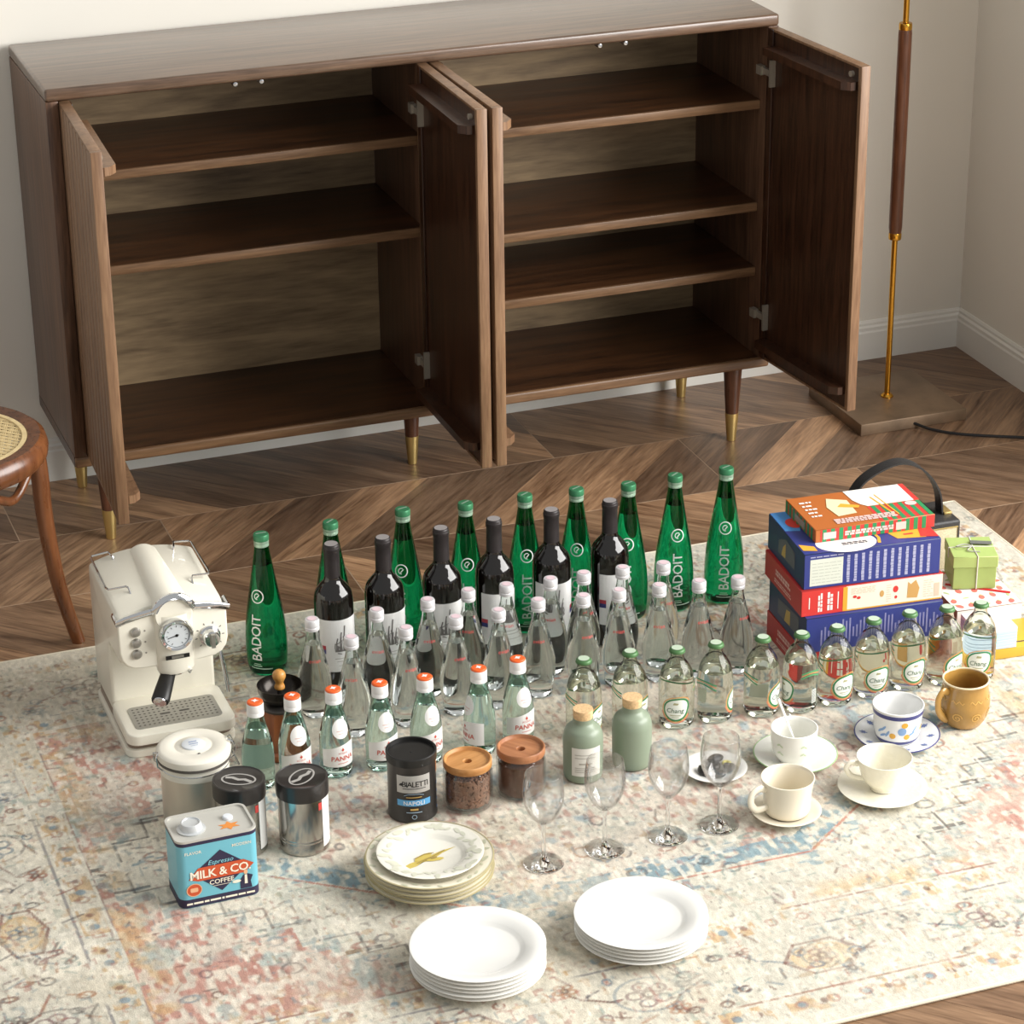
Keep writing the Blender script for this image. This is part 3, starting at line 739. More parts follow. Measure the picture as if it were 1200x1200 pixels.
bm.to_mesh(bme); bm.free(); bme.polygons.foreach_set('use_smooth', [True] * len(bme.polygons)); bme.set_sharp_from_angle(angle=R(40))
obj('body', bme, M_crm, EM)
# front fascia with rounded lower corners
fas = [(-0.100, 0.268), (-0.100, 0.205), (-0.0965, 0.190), (-0.088, 0.178), (-0.074, 0.171), (-0.055, 0.169), (-0.036, 0.169), (-0.030, 0.160), (-0.018, 0.155), (0.018, 0.155), (0.030, 0.160), (0.036, 0.169), (0.055, 0.169), (0.074, 0.171), (0.088, 0.178), (0.0965, 0.190), (0.100, 0.205), (0.100, 0.268), (0.06, 0.274), (0.02, 0.279), (-0.02, 0.279), (-0.06, 0.274)]
Mx = Matrix(((1, 0, 0, 0), (0, 0, -1, 0), (0, 1, 0, 0), (0, 0, 0, 1)))   # (x, z, depth) -> front-facing
fm = G().prism(fas, 0.121, 0.131, Mx).mesh('fascia', False, fix=True)
bm = bmesh.new(); bm.from_mesh(fm)
bmesh.ops.bevel(bm, geom=[e for e in bm.edges if all(abs(v.co.y + 0.131) < 1e-4 for v in e.verts)], offset=0.004, segments=3, affect='EDGES', profile=0.5); bm.to_mesh(fm); bm.free()
fm.polygons.foreach_set('use_smooth', [True] * len(fm.polygons)); fm.set_sharp_from_angle(angle=R(45))
obj('fascia', fm, M_crm, EM)
# round boiler housing along the top, running out over the fascia
obj('boiler_cover', G().lathe([(0, 0.112), (0.024, 0.112), (0.032, 0.106), (0.034, 0.096), (0.036, -0.134), (0.033, -0.140), (0, -0.140)], 40, M=Matrix.Translation((0.001, 0, 0.272)) @ Matrix.Rotation(R(-90), 4, 'X')).mesh('boiler_cover'), M_crm, EM)
bulge = [(-0.036, 0.272), (-0.033, 0.165), (-0.022, 0.152), (0.022, 0.152), (0.033, 0.165), (0.036, 0.272)]
bg_ = slab_m = G()
n = 12; v = []; f = []
for i in range(n + 1):
    a = PI * i / n; x = 0.036 * math.cos(a); d = -0.128 - 0.016 * math.sin(a)
    v += [(0.001 + x, d, 0.270), (0.001 + x * 0.95, d, 0.160), (0.001 + x * 0.8, d * 0.98, 0.152), (0.001, -0.12, 0.152)]
for i in range(n):
    for k in range(3): f.append((i * 4 + k, (i + 1) * 4 + k, (i + 1) * 4 + k + 1, i * 4 + k + 1))
obj('group_housing', bg_.add(v, f).mesh('group_housing', angle=50), M_crm, EM)
# chrome trim following the roof line
tr = [(-0.101, -0.131, 0.265), (-0.085, -0.133, 0.272), (-0.06, -0.134, 0.277), (-0.038, -0.136, 0.281)]
tp = [(-0.101, -0.10, 0.268)] + tr + [(0.001 - 0.037 * math.cos(R(t)), -0.143, 0.272 + 0.037 * math.sin(R(t))) for t in range(20, 170, 15)] + [(-x + 0.002, y, z) for x, y, z in tr[::-1]] + [(0.102, -0.10, 0.268)]
obj('chrome_trim', G().tube(tp, 0.0052, 8, flat=(1.25, 0.7)).mesh('chrome_trim'), M_chr, EM)
# gauge
def face_lathe(prof, x, y, z, seg=36):  # axis pointing to the front (-Y)
    return G().lathe(prof, seg, M=Matrix.Translation((x, y, z)) @ Matrix.Rotation(R(90), 4, 'X'))
ga = obj('gauge', face_lathe([(0, 0), (0.029, 0), (0.031, 0.004), (0.031, 0.013), (0.0285, 0.018), (0.0245, 0.017), (0.0228, 0.012), (0, 0.012)], 0.001, -0.140, 0.236).mesh('gauge'), M_chr, EM)
obj('dial', face_lathe([(0, 0), (0.0226, 0), (0.0226, 0.0012), (0, 0.0012)], 0.001, -0.1525, 0.236).mesh('dial'), mat('dial_face', '#c9ced0', 0.4), ga)
obj('needle', finish('needle', *lay(join2d(strip2d([(0.004, 0.001), (-0.017, -0.004)], 0.0016), poly2d(ellipse(0.003, 0.003, 12))), (0.001, -0.1541, 0.236), (1, 0, 0), (0, 0, 1)), smooth=False), M_blk, ga)
marks = [strip2d([(0.0165 * math.cos(R(a)), 0.0165 * math.sin(R(a))), (0.0202 * math.cos(R(a)), 0.0202 * math.sin(R(a)))], 0.001) for a in range(-60, 250, 30)]
obj('scale_marks', finish('scale_marks', *lay(join2d(*marks), (0.001, -0.1540, 0.236), (1, 0, 0), (0, 0, 1)), smooth=False), M_blk, ga)
for z in (0.2445, 0.2225, 0.2005):
    obj('button', face_lathe([(0, 0), (0.0098, 0), (0.0096, 0.003), (0.0072, 0.0068), (0, 0.0082)], -0.069, -0.1305, z, 24).mesh('button'), M_satin, EM)
    pr('button_mark', lay(poly2d(ellipse(0.0018, 0.0018, 10)), (-0.052, -0.1312, z), (1, 0, 0), (0, 0, 1)), mat('grey_print', '#8f8a80', 0.6), EM)
kn = obj('knob', face_lathe([(0, 0), (0.0195, 0), (0.0195, 0.004), (0.016, 0.006), (0.0152, 0.020), (0.0135, 0.0225), (0, 0.0225)], 0.066, -0.1305, 0.214, 30).mesh('knob'), M_chr, EM)
obj('grip_bar', G().box(0.0625, 0.0695, -0.160, -0.152, 0.201, 0.227).mesh('grip_bar', False), M_satin, kn)
ticks = [strip2d([(0.023 * math.cos(R(a)), 0.023 * math.sin(R(a))), (0.027 * math.cos(R(a)), 0.027 * math.sin(R(a)))], 0.0014) for a in range(-40, 230, 38)]
pr('scale_marks', lay(join2d(*ticks), (0.066, -0.1312, 0.214), (1, 0, 0), (0, 0, 1)), M_blk, EM)
pr('badge', lay(poly2d([(-0.022, -0.0042), (0.022, -0.0042), (0.022, 0.0042), (-0.022, 0.0042)]), (0.002, -0.1446, 0.189), (1, 0, 0), (0, 0, 1), 0.0006), M_blk, EM)
pr('badge_bar', lay(poly2d([(-0.011, -0.0026), (0.011, -0.0026), (0.011, 0.0026), (-0.011, 0.0026)]), (0.002, -0.1446, 0.189), (1, 0, 0), (0, 0, 1), 0.0010), M_satin, EM)
# portafilter: handle points out to the viewer
pf0, pf1 = Vector((-0.010, -0.118, 0.150)), Vector((-0.043, -0.178, 0.122))
pf = obj('portafilter', G().lathe([(0, 0.142), (0.027, 0.142), (0.028, 0.147), (0.028, 0.156), (0, 0.156)], 30, 0.0, -0.100).mesh('portafilter'), M_chr, EM)
obj('handle', G().tube([pf0, pf0.lerp(pf1, 0.1), pf0.lerp(pf1, 0.6), pf0.lerp(pf1, 0.93), pf1], [0.0105, 0.0125, 0.0145, 0.0155, 0.0140], 18, flat=(0.9, 1.1)).mesh('handle'), M_blk, pf, label='black handle')
q = (pf1 - pf0).to_track_quat('Z', 'Y').to_matrix().to_4x4()
obj('end_cap', G().lathe([(0, 0), (0.0125, 0), (0.012, 0.002), (0, 0.0035)], 20, M=Matrix.Translation(pf1) @ q).mesh('end_cap'), M_chr, pf)
obj('lock_lever', G().tube([(0.018, -0.128, 0.156), (0.024, -0.14, 0.150), (0.026, -0.142, 0.158)], 0.0022, 8).mesh('lock_lever'), M_chr, EM)
obj('steam_wand', G().tube([(0.088, -0.05, 0.17), (0.096, -0.072, 0.155), (0.101, -0.078, 0.12), (0.106, -0.080, 0.066)], [0.003, 0.003, 0.0042, 0.0036], 12).mesh('steam_wand'), M_chr, EM)
# rails
for sgn in (-1, 1):
    xo = 0.001
    rail = [(sgn * 0.055, 0.085, 0.284), (sgn * 0.058, 0.088, 0.296), (sgn * 0.062, 0.108, 0.297), (sgn * 0.092, 0.112, 0.292), (sgn * 0.095, 0.105, 0.292), (sgn * 0.096, -0.025, 0.290), (sgn * 0.093, -0.036, 0.290), (sgn * 0.062, -0.040, 0.293), (sgn * 0.058, -0.046, 0.292), (sgn * 0.057, -0.066, 0.280)]
    obj('rail', G().tube(rail, 0.0019, 8).mesh('rail'), M_chr, EM)
# base, drip tray with perforated grate
def plinth(w_, y0, y1, r, z0, z1, name, m, bev=0.003):
    me = G().prism(rrect(w_, y1 - y0, r, 6, 0, (y0 + y1) / 2), z0, z1).mesh(name, False)
    bm = bmesh.new(); bm.from_mesh(me)
    bmesh.ops.bevel(bm, geom=[e for e in bm.edges if abs(e.verts[0].co.z - e.verts[1].co.z) < 1e-6 and e.verts[0].co.z > z1 - 1e-5], offset=bev, segments=2, affect='EDGES', profile=0.5)
    bm.to_mesh(me); bm.free(); me.polygons.foreach_set('use_smooth', [True] * len(me.polygons)); me.set_sharp_from_angle(angle=R(45))
    return obj(name, me, m, EM)
plinth(0.205, -0.148, 0.125, 0.022, 0.0, 0.014, 'base_plate', M_crm)
plinth(0.194, -0.140, 0.120, 0.018, 0.014, 0.030, 'tray_reservoir', mat('tray_gap', '#8d7d70', 0.35, 0.3))
tray = plinth(0.203, -0.160, -0.006, 0.024, 0.030, 0.050, 'drip_tray', M_crm)
gr = obj('grate', G().prism(rrect(0.162, 0.086, 0.010, 4, 0, -0.094), 0.048, 0.0512).mesh('grate', False), mat('grate_steel', '#b3b1ab', 0.4, 0.7), tray)
hol = []
for i in range(17):
    for j in range(7):
        x, y = -0.072 + 0.009 * i, -0.126 + 0.0107 * j
        if j == 3 and i in (5, 6, 7, 9, 10, 11): continue
        hol.append(move2d(poly2d(rrect(0.0042, 0.0034, 0.001, 2)), x, y))
hol.append(move2d(poly2d(rrect(0.02, 0.006, 0.0029, 4)), -0.018, -0.094)); hol.append(move2d(poly2d(rrect(0.02, 0.006, 0.0029, 4)), 0.018, -0.094))
ho = pr('grate_holes', lay(join2d(*hol), (0, 0, 0.0512), (1, 0, 0), (0, 1, 0), 0.0002), mat('grate_hole', '#57534e', 0.6), tray); ho['kind'] = 'stuff'
for x in (-0.08, 0.08):
    obj('foot', G().lathe([(0, 0), (0.008, 0), (0.008, 0.002), (0, 0.002)], 12, x, -0.12, -0.0008).mesh('foot'), M_blk, EM)

# ================================================================== glass
M_water = mat('bottle_clear_glass', '#f4f8f6', 0.0, trans=1.0, ior=1.36)
M_aqua = mat('bottle_aqua_glass', '#cfe6dd', 0.0, trans=1.0, ior=1.36)
M_soda = mat('bottle_soda_glass', '#eef1e6', 0.0, trans=1.0, ior=1.36)
M_greeng = mat('bottle_green_glass', '#17a468', 0.02, trans=1.0, ior=1.36)
M_crystal = mat('stemware_glass', '#f7f9f9', 0.0, trans=1.0, ior=1.46)
M_wine = mat('wine_bottle_glass', '#0d0907', 0.04, coat=0.5)
def bottle_mesh(name, prof, air=None, seg=44):
    """glass full of water: outer skin, plus an air bubble (reversed skin) where the bottle is not full"""
    g = G().lathe(prof, seg)
    if air: g.lathe(air[::-1], seg)
    return g.mesh(name, angle=60)
def thin(m, tint, power=3.0, base=0.04):
    """thin-walled glass: clear, with mirror reflection by Fresnel"""
    nt = m.node_tree; out = nt.nodes['Material Output']
    tr_ = nt.nodes.new('ShaderNodeBsdfTransparent'); gl = nt.nodes.new('ShaderNodeBsdfGlossy'); fr_ = nt.nodes.new('ShaderNodeLayerWeight'); mx = nt.nodes.new('ShaderNodeMixShader')
    tr_.inputs['Color'].default_value = (tint, tint, tint, 1); gl.inputs['Roughness'].default_value = 0.02; fr_.inputs['Blend'].default_value = 0.5
    pw = nt.nodes.new('ShaderNodeMath'); pw.operation = 'POWER'; pw.inputs[1].default_value = power
    sc_ = nt.nodes.new('ShaderNodeMath'); sc_.operation = 'MULTIPLY_ADD'; sc_.inputs[1].default_value = 0.75; sc_.inputs[2].default_value = base
    nt.links.new(fr_.outputs['Facing'], pw.inputs[0]); nt.links.new(pw.outputs[0], sc_.inputs[0])
    nt.links.new(sc_.outputs[0], mx.inputs[0]); nt.links.new(tr_.outputs[0], mx.inputs[1]); nt.links.new(gl.outputs[0], mx.inputs[2]); nt.links.new(mx.outputs[0], out.inputs['Surface'])
M_stem = mat('stem_glass', '#fbfcfc', 0.0, trans=1.0, ior=1.42)
thin(M_crystal, 0.968, 2.0, 0.06)

# ---- tall green water bottles
GP = [(0.0, 0.003), (0.026, 0.003), (0.031, 0.0), (0.0355, 0.004)] + smooth_prof([(0.0378, 0.012), (0.0397, 0.038), (0.0400, 0.070), (0.0382, 0.100), (0.0335, 0.138), (0.0265, 0.180), (0.0195, 0.222), (0.0145, 0.255), (0.0130, 0.272)], 4) + [(0.0130, 0.276), (0.0, 0.276)]
gair = [(0.0, 0.226), (0.0165, 0.226), (0.0125, 0.252), (0.0108, 0.270), (0.0, 0.271)]
g_body = bottle_mesh('glass_body', GP, gair)
M_gcap = mat('green_cap', '#3f8059', 0.35, 0.3); M_gcap2 = mat('pale_green_cap', '#a9c6ae', 0.3, 0.5)
g_cap = G().lathe([(0.0128, 0.2625), (0.0142, 0.2625), (0.0145, 0.266), (0.0139, 0.268), (0.0146, 0.2695), (0.0147, 0.2745)], 32).mesh('cap_skirt')
g_cap2 = G().lathe([(0.0140, 0.2740), (0.0151, 0.2750), (0.0151, 0.2835), (0.0138, 0.2868), (0, 0.2872)], 32).mesh('cap')
OUT = [p for p in GP if p[0] > 0.012 and p[1] >= 0.004]
g_print = wrap(join2d(move2d(text2d('BADOIT', 0.0190, 0.009, 0.0, 0.95), -0.0015, 0.083, 90)), OUT, rref=0.037)
logo = join2d(strip2d(ellipse(0.0125, 0.0125, 28), 0.0022, True), strip2d([(0.0055 * math.cos(R(a)), 0.0055 * math.sin(R(a))) for a in range(60, 290, 20)], 0.0018), strip2d([(-0.0015, -0.0035), (0.0045, 0.0035)], 0.0020))
g_logo = wrap(move2d(logo, 0.0, 0.167), OUT, rref=0.030)
g_foot = wrap(join2d(move2d(grid2d(-0.022, 0.022, -0.0011, 0.0011, 14, 1), 0.006, 0.018), grid2d(-0.010, 0.008, 0.0225, 0.0245, 4, 1), move2d(grid2d(-0.008, 0.006, 0.027, 0.0285, 4, 1))), OUT)
g_stripe = lay(strip2d([(-0.008, -0.006), (0.007, 0.008)], 0.004), (0, 0, 0.2873), (1, 0, 0), (0, 1, 0), 0.0003)
def make_green():
    t = thing('green_bottle', '', 'bottle', group='tall green water bottles')
    obj('glass_body', g_body, M_greeng, t)
    c = obj('cap', g_cap2, M_gcap, t); obj('cap_skirt', g_cap, M_gcap2, c); pr('cap_stripe', g_stripe, M_gcap2, c)
    pr('lettering', g_print, M_white, t); pr('emblem', g_logo, M_white, t); pr('small_print', g_foot, mat('faint_print', '#b9d6c4', 0.5), t)
    return t
greens = [(0.219, -0.680, -28), (0.357, -0.676, 10), (0.504, -0.670, -12), (0.626, -0.688, 4), (0.747, -0.693, 6), (0.851, -0.703, 2), (0.955, -0.718, -2), (1.057, -0.713, 14), (1.166, -0.717, 2)]
glab = ['tall green bottle standing alone beside the coffee machine, lettering towards the left', 'tall green bottle behind the leftmost wine bottle', 'tall green bottle, third from the coffee machine in its row', 'tall green bottle, fourth from the coffee machine in its row', 'tall green bottle in the middle of its row', 'tall green bottle, fourth from the box stack in its row', 'tall green bottle half behind the rightmost wine bottle', 'tall green bottle second nearest the stack of boxes', 'tall green bottle nearest the stack of boxes, at the end of its row']
t0 = make_green()
for i, (x, y, a) in enumerate(greens):
    o = t0 if i == 0 else copy_tree(t0, (0, 0, 0), 0, '')
    o.location = (x, y, ZR); o.rotation_euler = (0, 0, facing(x, y, a)); o['label'] = glab[i]

# ---- wine bottles
WP = [(0, 0.004), (0.024, 0.003), (0.032, 0.0), (0.0365, 0.004), (0.0375, 0.012), (0.0375, 0.185)] + smooth_prof([(0.0372, 0.190), (0.0340, 0.204), (0.0250, 0.217), (0.0172, 0.227), (0.0148, 0.240), (0.0142, 0.262)], 4)[1:] + [(0.014, 0.28), (0, 0.28)]
w_body = G().lathe(WP, 44).mesh('glass_body', angle=60)
w_cap = G().lathe([(0.0146, 0.232), (0.0153, 0.232), (0.0150, 0.262), (0.0148, 0.285), (0.0158, 0.2865), (0.0158, 0.2935), (0.0148, 0.2945), (0.0146, 0.2985), (0.0135, 0.30), (0.0, 0.30)], 36).mesh('capsule')
w_top = lay(poly2d(ellipse(0.0125, 0.0125, 24)), (0, 0, 0.3002), (1, 0, 0), (0, 1, 0))
WOUT = [(0.0375, 0.0), (0.0375, 0.3)]
w_label = wrap(grid2d(-0.047, 0.047, 0.050, 0.158, 18, 2), WOUT)
w_red = wrap(join2d(grid2d(-0.047, -0.033, 0.096, 0.104, 4, 1), grid2d(0.033, 0.047, 0.096, 0.104, 4, 1)), WOUT, 0.0008)
w_blue = wrap(join2d(grid2d(-0.047, -0.033, 0.087, 0.096, 4, 1), grid2d(0.033, 0.047, 0.087, 0.096, 4, 1)), WOUT, 0.0008)
rg = random.Random(4); sk = []
for k in range(16):   # ink drawing of a towered house among trees
    x = -0.014 + 0.028 * k / 15; h = (0.020, 0.034, 0.026, 0.016)[k % 4] * rg.uniform(0.8, 1.2) * (1.35 if 6 <= k <= 9 else 1)
    sk.append(strip2d([(x, 0.092), (x + rg.uniform(-0.002, 0.002), 0.092 + h * 0.6), (x + rg.uniform(-0.003, 0.003), 0.092 + h)], rg.uniform(0.0012, 0.0028)))
for k in range(14):
    x, y = rg.uniform(-0.015, 0.013), rg.uniform(0.088, 0.116); sk.append(strip2d([(x, y), (x + rg.uniform(0.003, 0.008), y + rg.uniform(-0.003, 0.004))], rg.uniform(0.001, 0.002)))
w_ink = wrap(join2d(*sk), WOUT, 0.0008)
w_txt = wrap(join2d(move2d(grid2d(-0.016, 0.016, 0.077, 0.0785, 6, 1)), grid2d(-0.012, 0.012, 0.071, 0.0722, 6, 1), grid2d(-0.009, 0.009, 0.062, 0.063, 6, 1)), WOUT, 0.0008)
def make_wine():
    t = thing('wine_bottle', '', 'bottle', group='black wine bottles with white labels')
    obj('glass_body', w_body, M_wine, t)
    c = obj('capsule', w_cap, mat('capsule_foil', '#2f2a2a', 0.42, 0.2), t); pr('capsule_top', w_top, mat('capsule_top', '#8a8584', 0.5), c)
    l = pr('label', w_label, mat('wine_label', '#e3e2e0', 0.6, vary=0.03), t)
    pr('red_band', w_red, mat('label_red', '#a83440', 0.5), l); pr('blue_band', w_blue, mat('label_blue', '#2d3370', 0.5), l)
    pr('drawing', w_ink, mat('label_ink', '#6b6765', 0.6), l); pr('small_print', w_txt, mat('label_grey', '#a9a5a0', 0.6), l)
    return t
wines = [(0.322, -0.800, 22), (0.420, -0.808, 14), (0.535, -0.808, 14), (0.642, -0.806, 28), (0.759, -0.806, 16), (0.879, -0.808, 40)]
wlab = ['leftmost black wine bottle with white label, nearest the coffee machine', 'second black wine bottle from the left', 'third black wine bottle from the left, behind clear bottles', 'third black wine bottle from the right', 'second black wine bottle from the right', 'rightmost black wine bottle, its white label turned to the right']
t0 = make_wine()
for i, (x, y, a) in enumerate(wines):
    o = t0 if i == 0 else copy_tree(t0, (0, 0, 0), 0, '')
    o.location = (x, y, ZR); o.rotation_euler = (0, 0, facing(x, y, a)); o['label'] = wlab[i]

# ---- clear drop-shaped bottles with white caps
CP = [(0, 0.006), (0.018, 0.005), (0.0235, 0.0), (0.0265, 0.003), (0.0270, 0.010), (0.0275, 0.018)] + smooth_prof([(0.0282, 0.024), (0.0308, 0.040), (0.0320, 0.062), (0.0298, 0.085), (0.0240, 0.112), (0.0170, 0.140), (0.0122, 0.160), (0.0110, 0.172)], 4) + [(0.0112, 0.180), (0, 0.180)]
cair = [(0, 0.146), (0.0126, 0.146), (0.0098, 0.162), (0.0090, 0.174), (0, 0.175)]
c_body = bottle_mesh('glass_body', CP, cair)
c_cap = G().lathe([(0.0114, 0.1745), (0.0134, 0.1745), (0.0138, 0.177), (0.0138, 0.1800), (0.0127, 0.1812), (0.0127, 0.1828), (0.0138, 0.184), (0.0138, 0.1935), (0.0124, 0.1962), (0, 0.1966)], 30).mesh('cap')
COUT = [p for p in CP if p[0] > 0.0105 and p[1] >= 0.02]
c_txt = wrap(move2d(text2d('evian', 0.0072, 0.006, 0.12, 1.05), 0, 0.119), COUT, rref=0.022)
c_top = lay(poly2d(ellipse(0.0085, 0.0085, 20)), (0, 0, 0.1967), (1, 0, 0), (0, 1, 0))
def make_clear():
    t = thing('clear_bottle', '', 'bottle', group='clear water bottles with white caps')
    obj('glass_body', c_body, M_water, t)
    c = obj('cap', c_cap, mat('white_cap', '#d6d3d4', 0.35, 0.2), t); pr('cap_print', c_top, mat('cap_pink', '#dcc3c9', 0.5), c)
    pr('lettering', c_txt, mat('red_print', '#cf4a48', 0.5), t)
    return t
cB = [(0.255, -0.886, 5), (0.378, -0.892, 0), (0.480, -0.886, 4), (0.564, -0.876, -6), (0.639, -0.880, 5), (0.726, -0.886, -4), (0.794, -0.886, 24), (0.872, -0.891, 10), (0.952, -0.902, 26)]
cF = [(0.301, -0.982, -8), (0.405, -0.982, 22), (0.505, -0.974, 18), (0.588, -0.976, 26), (0.672, -0.963, 2), (0.757, -0.977, 22), (0.828, -0.980, 0), (0.907, -0.988, 2), (0.984, -0.999, 26), (1.059, -1.012, 40)]
ordn = ['first', 'second', 'third', 'fourth', 'fifth', 'sixth', 'seventh', 'eighth', 'ninth', 'tenth']
t0 = make_clear(); first = True
for row, nm in ((cB, 'back'), (cF, 'front')):
    for i, (x, y, a) in enumerate(row):
        o = t0 if first else copy_tree(t0, (0, 0, 0), 0, '')
        first = False
        o.location = (x, y, ZR); o.rotation_euler = (0, 0, facing(x, y, a))
        o['label'] = 'clear white-capped bottle, %s from the left in the %s row of its kind' % (ordn[i], nm)

# ---- small aqua bottles with orange caps
PP = [(0, 0.006), (0.020, 0.005), (0.0255, 0.0), (0.0284, 0.003)] + smooth_prof([(0.0290, 0.010), (0.0292, 0.040), (0.0290, 0.068), (0.0268, 0.086), (0.0222, 0.106), (0.0172, 0.126), (0.0138, 0.140), (0.0128, 0.147)], 4) + [(0.0126, 0.155), (0, 0.155)]
pair = [(0, 0.118), (0.0172, 0.118), (0.0122, 0.138), (0.0105, 0.150), (0, 0.151)]
p_body = bottle_mesh('glass_body', PP, pair)
p_cap = G().lathe([(0.0130, 0.142), (0.0152, 0.142), (0.0154, 0.148), (0.0147, 0.1495), (0.0152, 0.151), (0.0150, 0.163), (0.0145, 0.1652), (0.0138, 0.1655)], 32).mesh('cap')
p_disc = G().lathe([(0.0143, 0.1640), (0.0143, 0.1672), (0.0125, 0.1688), (0, 0.1690)], 32).mesh('cap_top')
p_mark = lay(fan2d([((0.0075 if k % 2 == 0 else 0.0032) * math.cos(R(45 * k)), (0.0065 if k % 2 == 0 else 0.0030) * math.sin(R(45 * k))) for k in range(8)]), (0, 0, 0.1692), (1, 0, 0), (0, 1, 0), 0.0003)
POUT = [p for p in PP if p[0] > 0.012 and p[1] >= 0.003]
p_oval = wrap(fan2d(ellipse(0.0155, 0.0185, 24, 0, 0.098)), POUT, rref=0.0235)
wave = [(-0.040 + 0.08 * k / 20, 0.064 + 0.006 * math.sin(-1.2 + 3.6 * k / 20)) for k in range(21)]
wv = [(x, 0.024) for x, y in wave] + [(x, (0.024 + y) / 2) for x, y in wave] + wave
wf = [(k, k + 1, 22 + k, 21 + k) for k in range(20)] + [(21 + k, 22 + k, 43 + k, 42 + k) for k in range(20)]
p_label = wrap((wv, wf), POUT)
p_red = wrap(join2d(move2d(text2d('PANNA', 0.0092, 0.012, 0.05), 0.0, 0.041), move2d(text2d('ACQUA', 0.0035, 0.0, 0.0), 0, 0.0515), poly2d([(-0.003, 0.058), (0, 0.0545), (0.003, 0.058), (0.0012, 0.0595), (0, 0.0625), (-0.0012, 0.0595)]), move2d(grid2d(-0.010, 0.010, 0.0305, 0.0315, 5, 1))), POUT, 0.0008)
p_faint = wrap(join2d(grid2d(-0.008, 0.008, 0.0935, 0.0950, 6, 1), grid2d(-0.005, 0.005, 0.0885, 0.0898, 4, 1)), POUT, 0.0008, rref=0.0235)
def make_panna(lab=True):
    t = thing('small_bottle', '', 'bottle', group='small aqua bottles with orange caps')
    obj('glass_body', p_body, M_aqua, t)
    c = obj('cap', p_cap, mat('cap_white', '#ebe9e6', 0.4), t)
    d = obj('cap_top', p_disc, mat('cap_orange', '#e2622a', 0.4), c); pr('cap_mark', p_mark, M_white, c)
    lw = mat('paper_label', '#eceae6', 0.6)
    pr('neck_label', p_oval, lw, t)
    l = pr('label', p_label, lw, t); pr('lettering', p_red, mat('panna_red', '#c8503f', 0.5), l); pr('small_print', p_faint, mat('faint_pink', '#d9b9b2', 0.6), t)
    return t
pannas = [(0.085, -1.106, 172), (0.152, -1.109, 22), (0.227, -1.111, 26), (0.311, -1.118, 26), (0.393, -1.126, 34), (0.494, -1.130, -62), (0.572, -1.121, 32)]
plab = ['orange-capped small bottle behind the white canister, no label showing', 'orange-capped small bottle right in front of the coffee grinder', 'orange-capped small bottle, third from the left, above the taller steel can', 'orange-capped small bottle, fourth from the left', 'orange-capped small bottle behind the black coffee tin', 'orange-capped small bottle behind the coffee bean jar, red lettering at its left edge', 'rightmost orange-capped small bottle, behind the ground coffee jar']
t0 = make_panna()
for i, (x, y, a) in enumerate(pannas):
    o = t0 if i == 0 else copy_tree(t0, (0, 0, 0), 0, '')
    o.location = (x, y, ZR); o.rotation_euler = (0, 0, facing(x, y, a)); o['label'] = plab[i]

# ---- stubby soda bottles with green crown caps
HP = [(0, 0.006), (0.022, 0.005), (0.0285, 0.0), (0.0318, 0.003)] + smooth_prof([(0.0328, 0.010), (0.0332, 0.040), (0.0332, 0.078), (0.0322, 0.092), (0.0282, 0.110), (0.0205, 0.124), (0.0142, 0.132), (0.0122, 0.140)], 4) + [(0.0118, 0.148), (0.0125, 0.150), (0.0, 0.150)]
hair_ = [(0, 0.100), (0.0292, 0.100), (0.0262, 0.110), (0.0185, 0.1225), (0.0122, 0.131), (0.0102, 0.140), (0.0098, 0.147), (0, 0.148)]
h_body = bottle_mesh('glass_body', HP, hair_)
cr = []
for (r, z) in [(0.0124, 0.1465), (0.0150, 0.1472), (0.0146, 0.1505), (0.0136, 0.1530), (0.0100, 0.1540), (0.0, 0.1543)]: cr.append((r, z))
h_cap = G().lathe(cr, 42)
for i, p in enumerate(h_cap.v):     # crimped skirt
    if p[2] < 0.1495:
        k = i % 42; s_ = 1.04 if k % 2 else 0.95; h_cap.v[i] = (p[0] * s_, p[1] * s_, p[2])
h_cap = h_cap.mesh('crown_cap', angle=60)
h_top = lay(poly2d(ellipse(0.0105, 0.0105, 20)), (0, 0, 0.1545), (1, 0, 0), (0, 1, 0))
HOUT = [p for p in HP if p[0] > 0.012 and p[1] >= 0.003]
def leaf(s):
    pts = []
    for k in range(32):
        a = 2 * PI * k / 32; r = 1.0
        x, y = math.cos(a), math.sin(a)
        k2 = max(0.0, math.cos(a - R(42))) ** 6 * 0.28
        pts.append(((x * (1 + k2)) * 0.0225 * s, 0.042 + (y * (1 + k2)) * 0.0215 * s))
    return pts
h_white = wrap(fan2d(leaf(0.92)), HOUT, 0.0004)
h_green = wrap(strip2d(leaf(1.0), 0.0030, True), HOUT, 0.0006)
h_gold = wrap(strip2d(leaf(1.16)[3:-1], 0.0020), HOUT, 0.0004)
h_red = wrap(strip2d(leaf(1.26)[17:31], 0.0016), HOUT, 0.0004)
h_txt = wrap(move2d(text2d('Chang', 0.0092, 0.0, 0.2), 0.0, 0.041), HOUT, 0.0008)
h_small = wrap(join2d(grid2d(-0.010, 0.010, 0.0300, 0.0315, 5, 1), grid2d(-0.007, 0.007, 0.0262, 0.0272, 5, 1), poly2d([(-0.005, 0.0525), (0.004, 0.0525), (0.006, 0.056), (-0.003, 0.057)])), HOUT, 0.0008)
ban = []
for zz, am in ((0.074, 0.006), (0.083, 0.004)):
    ban.append(strip2d([(0.040 + 0.125 * k / 24, zz + am * math.sin(k * 0.42)) for k in range(25)], 0.0026))
h_ban = wrap(join2d(*ban), HOUT, 0.0004)
h_ban2 = wrap(strip2d([(0.040 + 0.125 * k / 24, 0.079 + 0.005 * math.sin(k * 0.42)) for k in range(25)], 0.0018), HOUT, 0.0004)
